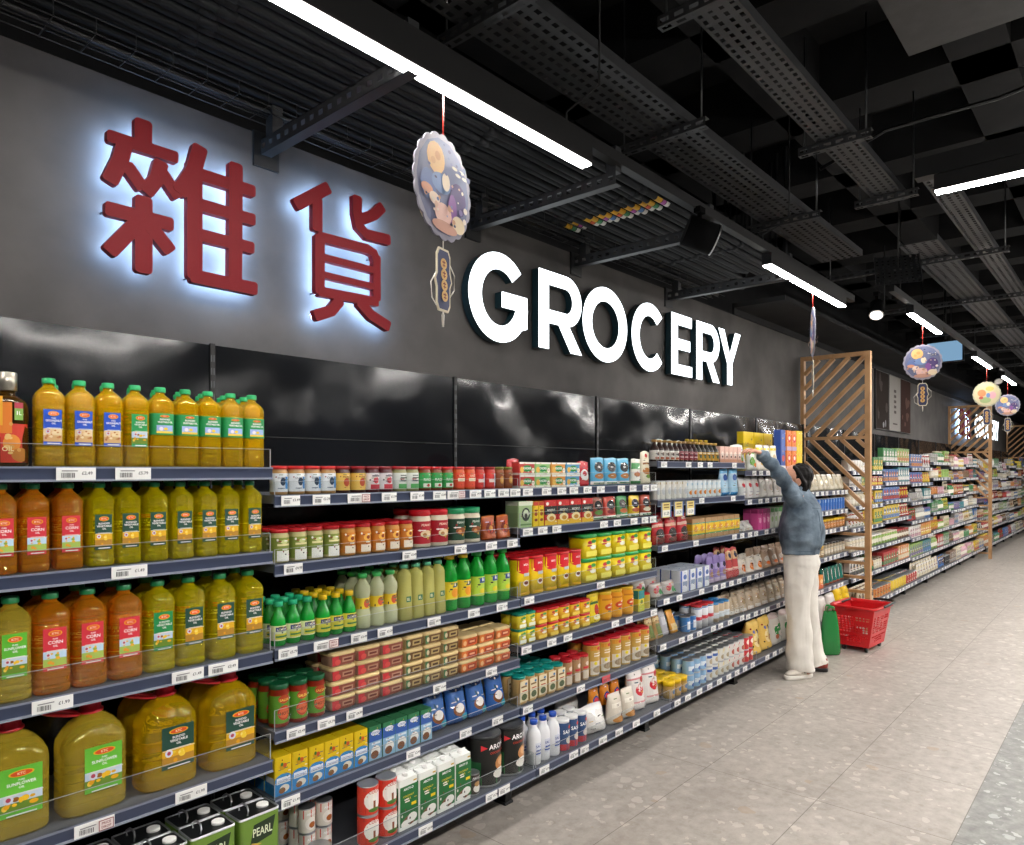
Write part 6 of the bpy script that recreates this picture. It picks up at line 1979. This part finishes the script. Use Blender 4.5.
def woman():
    root = link('person', None, None, (5.565, 1.955, 0), (0, 0, math.radians(10)))
    tag(root, 'woman in blue denim jacket and wide white trousers reaching up to a shelf', 'person')
    # -------- skeleton (local: +y is where she faces, +x her right)
    shL, elL, wrL = Vector((-.165, .01, 1.345)), Vector((-.295, .08, 1.52)), Vector((-.384, .205, 1.685))
    shR, elR, wrR = Vector((.18, .0, 1.345)), Vector((.268, -.03, 1.10)), Vector((.26, .05, .88))
    hips = [(-.085, .0, .88), (.085, -.0, .88)]
    anL, anR = Vector((-.088, -.03, .085)), Vector((.165, -.09, .085))
    HC = Vector((-.008, .045, 1.495))                      # middle of the head
    HR = Matrix.Rotation(math.radians(26), 3, 'Z') @ Matrix.Rotation(math.radians(8), 3, 'X')
    HS = HR * 1.1
    b = MB()
    ring_tube(b, [(.84, 0, .01, .12, .07), (.92, 0, .01, .125, .075), (1.03, 0, .0, .135, .095), (1.12, 0, .005, .135, .095), (1.22, 0, .005, .155, .105), (1.32, 0, 0, .165, .09), (1.37, 0, 0, .14, .07), (1.41, 0, .005, .07, .055)])
    b.tube([(0, .005, 1.38), (0, .018, 1.43), HC + HR @ Vector((0, -.015, -.06))], [(.056, .054), (.05, .05), (.052, .052)], 16, rnd=True)
    for sh, el, wr in ((shL, elL, wrL), (shR, elR, wrR)):
        b.tube([sh + (Vector((0, 0, 1.36)) - sh) * .3, sh, sh.lerp(el, .5), el, el.lerp(wr, .35), wr], [.055, .05, .042, .036, .036, .024], 12, rnd=True)
    for h_, an in zip(hips, (anL, anR)):
        h_ = Vector(h_)
        kn = h_.lerp(an, .5) + Vector((0, .02, 0))
        b.tube([h_ + Vector((0, 0, .02)), h_.lerp(kn, .4), kn, kn.lerp(an, .35), an, an - Vector((0, 0, .03))], [.068, .064, .05, .048, .034, .034], 14, up=(0, 1, 0), rnd=True)
        b.tube([an + Vector((0, -.03, -.035)), an + Vector((0, .0, -.04)), an + Vector((0, .03, -.045))], [(.03, .026), (.03, .022), (.026, .016)], 12, rnd=True)
    # head: cranium, face, jaw, nose, lips, ears
    H = lambda x, y, z: tuple(HC + HR @ Vector((x, y, z)) * 1.1)
    b.ball(H(0, -.012, .028), (.073, .092, .083), 20, 14, M3=HS)
    b.ball(H(0, .022, -.02), (.06, .066, .082), 18, 12, M3=HS)
    b.ball(H(0, .034, -.068), (.04, .045, .036), 14, 10, M3=HS)
    b.tube([H(0, .084, .012), H(0, .098, -.012), H(0, .105, -.024)], [.008, .011, .013], 10, rnd=True)
    for sx in (-1, 1):
        b.ball(H(sx * .011, .09, -.027), (.009, .01, .008), 8, 6, M3=HS)
        b.ball(H(sx * .072, -.008, -.012), (.008, .02, .031), 12, 8, M3=HS @ Matrix.Rotation(.35 * sx, 3, 'Z'))
        b.ball(H(sx * .033, .07, -.018), (.022, .018, .018), 10, 8, M3=HS)
        b.ball(H(sx * .03, .078, .019), (.022, .009, .006), 8, 6, M3=HS)
    b.ball(H(0, .083, -.046), (.019, .009, .0055), 10, 6, M3=HS)
    b.ball(H(0, .08, -.056), (.016, .01, .006), 10, 6, M3=HS)
    # reaching hand: fingers forward over the pack, palm down, thumb inward
    fd = Vector((-.72, .6, .22))
    hand(b, wrL + (wrL - elL).normalized() * .015, fd, (-.1, .35, -.9), (.6, .75, .2), .42, .95)
    hand(b, wrR + Vector((0, .012, -.01)), (.02, .25, -.95), (-.95, .1, .1), (.1, .95, .25), .4, .93)
    body = remesh(b, 'body', .0036, 3, 'skin')
    link('body', body, root)
    eye = MB()
    for sx in (-1, 1):
        e = MB()
        e.ball(H(sx * .031, .0775, .002), (.0105, .0105, .0075), 12, 8, '#efe9e4', 'gloss', HS)
        e.ball(H(sx * .031, .0852, .002), (.0048, .0035, .0048), 10, 6, '#241712', 'gloss', HS)
        link('eye', e.mesh('eye'), root)
        br = MB()
        br.tube([H(sx * .016, .088, .026), H(sx * .032, .085, .031), H(sx * .047, .074, .026)], .003, 6, '#1c1512', 'gloss', rnd=True)
        link('eyebrow', br.mesh('eyebrow'), root)
    lp = MB()
    lp.ball(H(0, .0885, -.0505), (.0165, .0045, .0065), 12, 6, '#a8564e', 'gloss', HS)
    link('lips', lp.mesh('lips'), root)
    # -------- bobbed hair
    hb = MB()
    hb.ball(H(0, -.036, .036), (.084, .086, .087), 22, 14, M3=HS)
    hb.ball(H(0, -.05, -.02), (.083, .064, .088), 20, 12, M3=HS)
    hb.tube([H(0, -.045, .0), H(0, -.056, -.05), H(0, -.052, -.088)], [(.085, .055), (.082, .056), (.072, .045)], 20, up=tuple(HR @ Vector((0, 1, 0))), rnd=True)
    for sx in (-1, 1):
        hb.tube([H(sx * .045, .02, .085), H(sx * .072, -.012, .04), H(sx * .078, -.042, -.015), H(sx * .07, -.05, -.07)], [(.024, .018), (.026, .014), (.03, .018), (.03, .02)], 12, rnd=True)
    ph = lambda c: .0022 * math.sin(c.x * 230 + 40 * c.y) * math.sin(c.y * 90) + .0015 * noise.noise(c * 60)
    link('hair', remesh(hb, 'hair', .005, 3, 'hair', ph), root)
    # -------- jacket
    j = MB()
    ring_tube(j, [(.928, -.01, -.005, .165, .122), (.935, -.01, -.005, .178, .134), (.965, -.01, -.005, .177, .134), (1.01, -.008, -.008, .186, .15), (1.10, 0, -.008, .19, .152), (1.20, 0, -.006, .198, .146), (1.29, 0, -.002, .207, .128), (1.345, 0, 0, .20, .102), (1.385, 0, .004, .15, .08), (1.412, 0, .008, .085, .07), (1.425, 0, .01, .07, .064)], 28, 2.4)
    wr0, wr1 = wrL, wrR
    for sh, el, wr in ((shL, elL, wrL), (shR, elR, wrR)):
        q = wr - (wr - el).normalized() * .0
        mid = Vector((0, 0, 1.30))
        j.tube([sh.lerp(mid, .35), sh, sh.lerp(el, .5), el, el.lerp(q, .5), el.lerp(q, .86), q], [(.08, .085), (.07, .07), (.059, .058), (.053, .051), (.047, .045), (.042, .04), (.04, .038)], 18, rnd=True)
        d = (q - el).normalized()
        j.tube([q - d * .045, q - d * .002], [(.047, .045), (.047, .045)], 18)
    # collar
    j.tube([(.078 * math.cos(t), .012 + .07 * math.sin(t), 1.425 - .012 * math.sin(t)) for t in [2 * PI * k / 20 for k in range(20)]], (.01, .017), 8, closed=True)

    def folds(c):
        d = .013 * noise.noise(Vector((c.x * 7, c.y * 7, c.z * 5))) + .010 * noise.noise(Vector((c.x * 14 + 3, c.y * 14, c.z * 9)))
        q = noise.noise(Vector((c.x * 6 + c.z * 5, c.y * 8, c.z * 7 - c.x * 4)))
        d += .018 * (.3 - abs(q))
        d += .005 * math.sin(34 * (c.z * .55 + c.x * .8 + .3 * c.y)) * max(0, min(1, (1.25 - c.z) * 5)) * max(0, min(1, (c.z - .96) * 8))
        a = (c - shL).dot((elL - shL).normalized())
        if c.z > 1.38 and c.x < -.13:
            d += .005 * math.sin(75 * a)
        return d
    jm = remesh(j, 'jacket', .0055, 5, 'denim', folds)
    jo = link('jacket', jm, root)
    jo['label'] = 'blue denim jacket'
    bv = BVHTree.FromPolygons([v.co for v in jm.vertices], [tuple(p.vertices) for p in jm.polygons])

    def seam(pts, nm='seam', r=.0022):
        L = []
        for o_, d_ in pts:
            h_ = bv.ray_cast(Vector(o_), Vector(d_))
            if h_[0] is not None:
                L.append(h_[0] + h_[1] * .0006)
        if len(L) > 3:
            mb = MB().tube(L, r, 6, '#33485a', 'print')
            link(nm, mb.mesh(nm), jo)
    seam([((-.15 + .3 * k / 16, -.5, 1.275 + .012 * abs(k - 8) / 8), (0, 1, 0)) for k in range(17)])
    seam([((-.11 + .035 * k / 10, -.5, 1.27 - .28 * k / 10), (0, 1, 0)) for k in range(11)])
    seam([((.11 - .035 * k / 10, -.5, 1.27 - .28 * k / 10), (0, 1, 0)) for k in range(11)])
    seam([(Vector((.005, -.005, .963)) + Vector((math.cos(t), math.sin(t), 0)) * .6, (-math.cos(t), -math.sin(t), 0)) for t in [-PI + PI * k / 24 for k in range(25)]])
    # -------- wide trousers
    t = MB()
    ring_tube(t, [(.80, 0, -.004, .168, .125), (.86, 0, -.008, .178, .132), (.92, 0, -.002, .172, .125), (.99, 0, 0, .16, .115)], 24)
    for h_, an in zip(hips, (anL, anR)):
        h_ = Vector(h_)
        foot = Vector((an.x, an.y + .02, .05))
        kn = h_.lerp(foot, .5) + Vector((0, .015, 0))
        t.tube([h_ + Vector((0, 0, .03)), h_ + Vector((0, 0, -.08)), h_.lerp(kn, .5), kn, kn.lerp(foot, .5), foot.lerp(kn, .08), foot],
               [(.09, .112), (.092, .11), (.083, .098), (.076, .086), (.08, .088), (.088, .096), (.09, .10)], 20, up=(0, 1, 0))

    def tf(c):
        d = .016 * noise.noise(Vector((c.x * 9, c.y * 9, c.z * 3.2 + 5))) + .005 * noise.noise(Vector((c.x * 16, c.y * 16, c.z * 8)))
        q = noise.noise(Vector((c.x * 9 + c.z * 3, c.y * 9, c.z * 5 - c.x * 5 + 9)))
        d += .014 * (.3 - abs(q))
        if c.z < .3:
            d += .006 * math.sin(c.z * 50 + c.x * 20) * (1 - c.z / .3)
        return d
    tm = remesh(t, 'trousers', .006, 5, 'cotton', tf)
    to = link('trousers', tm, root)
    to['label'] = 'wide white trousers'
    # -------- shoes
    for an, cols, ang in ((anL, ('#d8d0c4', '#e8e4dc', '#2b2a2c'), .9), (anR, ('#8a3528', '#1d1a1a', '#6a2a20'), .1)):
        sm = MB()
        R3 = Matrix.Rotation(ang, 3, 'Z')
        Pq = lambda x, y, z: (an.x + (R3 @ Vector((x, y, 0))).x, an.y + (R3 @ Vector((x, y, 0))).y, z)

        def shoe_loft(secs, col, mat='gloss'):
            tmp = MB()
            tmp.loft(secs, 20, col, mat)
            for i, v in enumerate(tmp.v):
                tmp.v[i] = Pq(v[0], v[1], v[2])
            return tmp
        so = shoe_loft([(.08, .245, .001, 2.6, 0, .045), (.088, .255, .006, 2.6, 0, .045), (.088, .255, .028, 2.6, 0, .045), (.08, .245, .032, 2.6, 0, .045)], cols[1])
        up = shoe_loft([(.082, .245, .030, 2.5, 0, .043), (.084, .235, .05, 2.4, 0, .036), (.078, .18, .07, 2.3, 0, .01), (.07, .115, .09, 2.1, 0, -.02), (.066, .10, .105, 2, 0, -.024)], cols[0])
        o1 = link('shoe', up.mesh('shoe'), root)
        o1['label'] = 'white shoe with dark stripes' if ang > .3 else 'reddish brown shoe with black sole'
        link('sole', so.mesh('sole'), o1)
        stp = MB()
        for k in range(4):
            y = .02 + k * .026
            stp.tube([Pq(-.042 + .002 * k, y, .045), Pq(-.03, y + .006, .066 - k * .006), Pq(.03, y + .006, .066 - k * .006), Pq(.042 - .002 * k, y, .045)], .0045, 6, cols[2], 'print')
        link('laces', stp.mesh('laces'), o1)
    return root


woman()

# the pack in her raised hand, half over the shelf edge
hp = pouch('held', .13, .19, .06, '#dfe3d8', [('e', -.1, .4, .3, .2, '#5ea53c'), ('e', .12, .22, .2, .1, '#d0662c'), ('r', -.5, .76, .5, .82, '#b8a0c0'), ('e', .1, .62, .2, .08, '#8fc06a')], True, seed=120)
hp.put(5.075, 2.235, 1.572, -.35, 'green and white packet gripped in the woman\'s raised hand', None, -.12)

# green carrier bag that hangs from her lowered hand
gb = MB()
w, h, d = .17, .40, .08
N_ = 12
ringb = []
for z, sx, sy in ((0, .92, .7), (.02, 1, 1), (.13, .96, 1.1), (.27, .8, .8), (.37, .62, .3)):
    ringb.append((w * sx, d * sy, z, 3.2))
gb.loft(ringb, 24, '#23803c', 'film', True, False)
inner = MB().loft([(w * .61, d * .27, .369, 3.2), (w * .76, d * .6, .27, 3.2), (w * .9, d * .7, .03, 3.2)], 24, '#257a3c', 'film', False, True)
for i, f in enumerate(inner.f):
    inner.f[i] = tuple(reversed(f))
gb.extend(inner)
go = link('carrier_bag', gb.mesh('carrier_bag'), None, (6.31, 1.975, .002), (0, 0, math.radians(-48)))
tag(go, 'green carrier bag standing on the floor between white trousers and red basket', 'bag')
for sy in (-1, 1):
    link('handle', MB().tube([(-.03, sy * .009, .36), (-.028, sy * .025, .40), (-.012, sy * .04, .41), (.012, sy * .04, .41), (.028, sy * .025, .40), (.03, sy * .009, .36)], (.003, .009), 8, '#2a8a42', 'film').mesh('handle'), go)


# ---------------------------------------------------------------- red basket on wheels
def basket():
    o = link('shopping_basket', None, None, (6.755, 1.845, 0), (0, 0, math.radians(-4)))
    tag(o, 'red plastic wheeled shopping basket standing on the tiled floor', 'basket')
    R_ = '#c9161e'
    bx, by, tx, ty, zb, zt = .375, .245, .42, .355, .045, .39
    mb = MB()

    def side(k):
        # k 0..3: faces -y, +x, +y, -x ; returns map (u in -1..1, v in 0..1, depth)
        def mp(u, v, e):
            sx, sy = (bx + (tx - bx) * v) / 2, (by + (ty - by) * v) / 2
            z = zb + (zt - zb) * v
            if k == 0:
                return (u * sx, -sy + e, z)
            if k == 2:
                return (-u * sx, sy - e, z)
            if k == 1:
                return (sx - e, u * sy, z)
            return (-sx + e, -u * sy, z)
        return mp
    T = .004
    for k in range(4):
        mp = side(k)
        nu, nv = (9, 11) if k in (0, 2) else (9, 11)
        us = [-1, -.84] + [-.84 + 1.68 * i / nu for i in range(1, nu)] + [.84, 1]
        vs = [0, .10] + [.10 + .66 * i / nv for i in range(1, nv)] + [.76, 1]

        def isl(i, j):
            if i == 0 or j == 0 or i == len(us) - 2 or j == len(vs) - 2:
                return False
            ii, jj = i - 1, j - 1
            # holes in three bands; solid gap between, like moulded lettering bands
            if jj in (0, 1) and (ii < 2 or ii > nu - 3):
                return False
            if jj == 3 or (jj == 8 and ii > nu * .55):
                return False
            return True
        for i in range(len(us) - 1):
            for j in range(len(vs) - 1):
                u0, u1, v0, v1 = us[i], us[i + 1], vs[j], vs[j + 1]
                if not isl(i, j):
                    mb.quad([mp(u0, v0, 0), mp(u1, v0, 0), mp(u1, v1, 0), mp(u0, v1, 0)], R_, 'redplastic')
                    mb.quad([mp(u0, v1, T), mp(u1, v1, T), mp(u1, v0, T), mp(u0, v0, T)], R_, 'redplastic')
                else:
                    a, c = u0 + (u1 - u0) * .13, u1 - (u1 - u0) * .13
                    e, f = v0 + (v1 - v0) * .15, v1 - (v1 - v0) * .15
                    q = [(u0, v0), (u1, v0), (u1, v1), (u0, v1)]
                    r = [(a, e), (c, e), (c, f), (a, f)]
                    for n in range(4):
                        m_ = (n + 1) % 4
                        mb.quad([mp(*q[n], 0), mp(*q[m_], 0), mp(*r[m_], 0), mp(*r[n], 0)], R_, 'redplastic')
                        mb.quad([mp(*r[n], T), mp(*r[m_], T), mp(*q[m_], T), mp(*q[n], T)], R_, 'redplastic')
                        mb.quad([mp(*r[n], 0), mp(*r[m_], 0), mp(*r[m_], T), mp(*r[n], T)], R_, 'redplastic')
    link('basket_wall', mb.mesh('basket_wall'), o)
    fl = MB().loft([(bx - .002, by - .002, zb, 8), (bx, by, zb + .008, 8)], 24, R_, 'redplastic')
    link('basket_floor', fl.mesh('basket_floor'), o)
    rim = MB()
    rim.loft([(tx * .99, ty * .99, zt - .022, 9), (tx + .05, ty + .05, zt - .018, 8), (tx + .056, ty + .056, zt - .002, 8), (tx + .05, ty + .05, zt + .002, 8), (tx - .012, ty - .012, zt, 9), (tx - .014, ty - .014, zt - .022, 9)], 40, R_, 'redplastic', False, False)
    link('rim', rim.mesh('rim'), o)
    hd = MB()
    a, c = tx / 2 + .03, ty / 2 + .0
    hd.tube([(-.06, -c - .03, zt + .004), (.04, -c - .04, zt + .012), (a - .06, -c - .035, zt + .016), (a - .005, -c + .0, zt + .018), (a + .014, -c + .07, zt + .018), (a + .014, -.02, zt + .012)], .0105, 10, '#1c1d20', 'gloss', rnd=True)
    q = link('handle', hd.mesh('handle'), o)
    q['label'] = 'black pull handle folded over the rim'
    h2 = MB().tube([(-.05, c - .03, zt + .002), (.0, c - .05, zt + .014), (.08, c - .05, zt + .014), (.12, c - .03, zt + .002)], .009, 8, '#1c1d20', 'gloss', rnd=True)
    link('handle', h2.mesh('handle'), o)
    for sx in (-1, 1):
        for sy in (-1, 1):
            wm = MB().tube([(sx * (bx / 2 - .03), sy * (by / 2 - .03) - .011, .022), (sx * (bx / 2 - .03), sy * (by / 2 - .03) + .011, .022)], .0215, 14, '#141414', 'gloss')
            wm.box(sx * (bx / 2 - .03) - .01, sy * (by / 2 - .03) - .014, .02, sx * (bx / 2 - .03) + .01, sy * (by / 2 - .03) + .014, zb + .002, '#1a1a1a', 'gloss')
            link('wheel', wm.mesh('wheel'), o)


basket()
# ---------------------------------------------------------------- camera and light
cam = bpy.data.cameras.new('camera')
co = bpy.data.objects.new('camera', cam)
COL.objects.link(co)
co.location = (0, 0, EYE)
co.rotation_euler = (PI / 2, 0, math.radians(41.5) - PI / 2)
cam.sensor_width = 36
cam.sensor_fit = 'HORIZONTAL'
cam.lens = 36 * 710 / 1024
cam.shift_y = 47.5 / 1024
cam.clip_start = .05
SC.camera = co

w = bpy.data.worlds.new('world')
w.use_nodes = True
w.node_tree.nodes['Background'].inputs['Color'].default_value = (.8, .88, 1, 1)
w.node_tree.nodes['Background'].inputs['Strength'].default_value = .02
SC.world = w
SC.view_settings.view_transform = 'Standard'
SC.view_settings.look = 'None'
SC.view_settings.gamma = 1
SC.view_settings.use_curve_mapping = False
SC.view_settings.exposure = 0.0
SC.cycles.use_denoising = True
SC.cycles.max_bounces = 10
SC.cycles.transmission_bounces = 8
SC.cycles.transparent_max_bounces = 16
SC.cycles.diffuse_bounces = 4
SC.cycles.glossy_bounces = 4
SC.cycles.sample_clamp_indirect = 6
SC.cycles.caustics_reflective = False
SC.cycles.caustics_refractive = True
print('PRODUCTS', NPUT[0], 'OBJECTS', len(SC.objects))
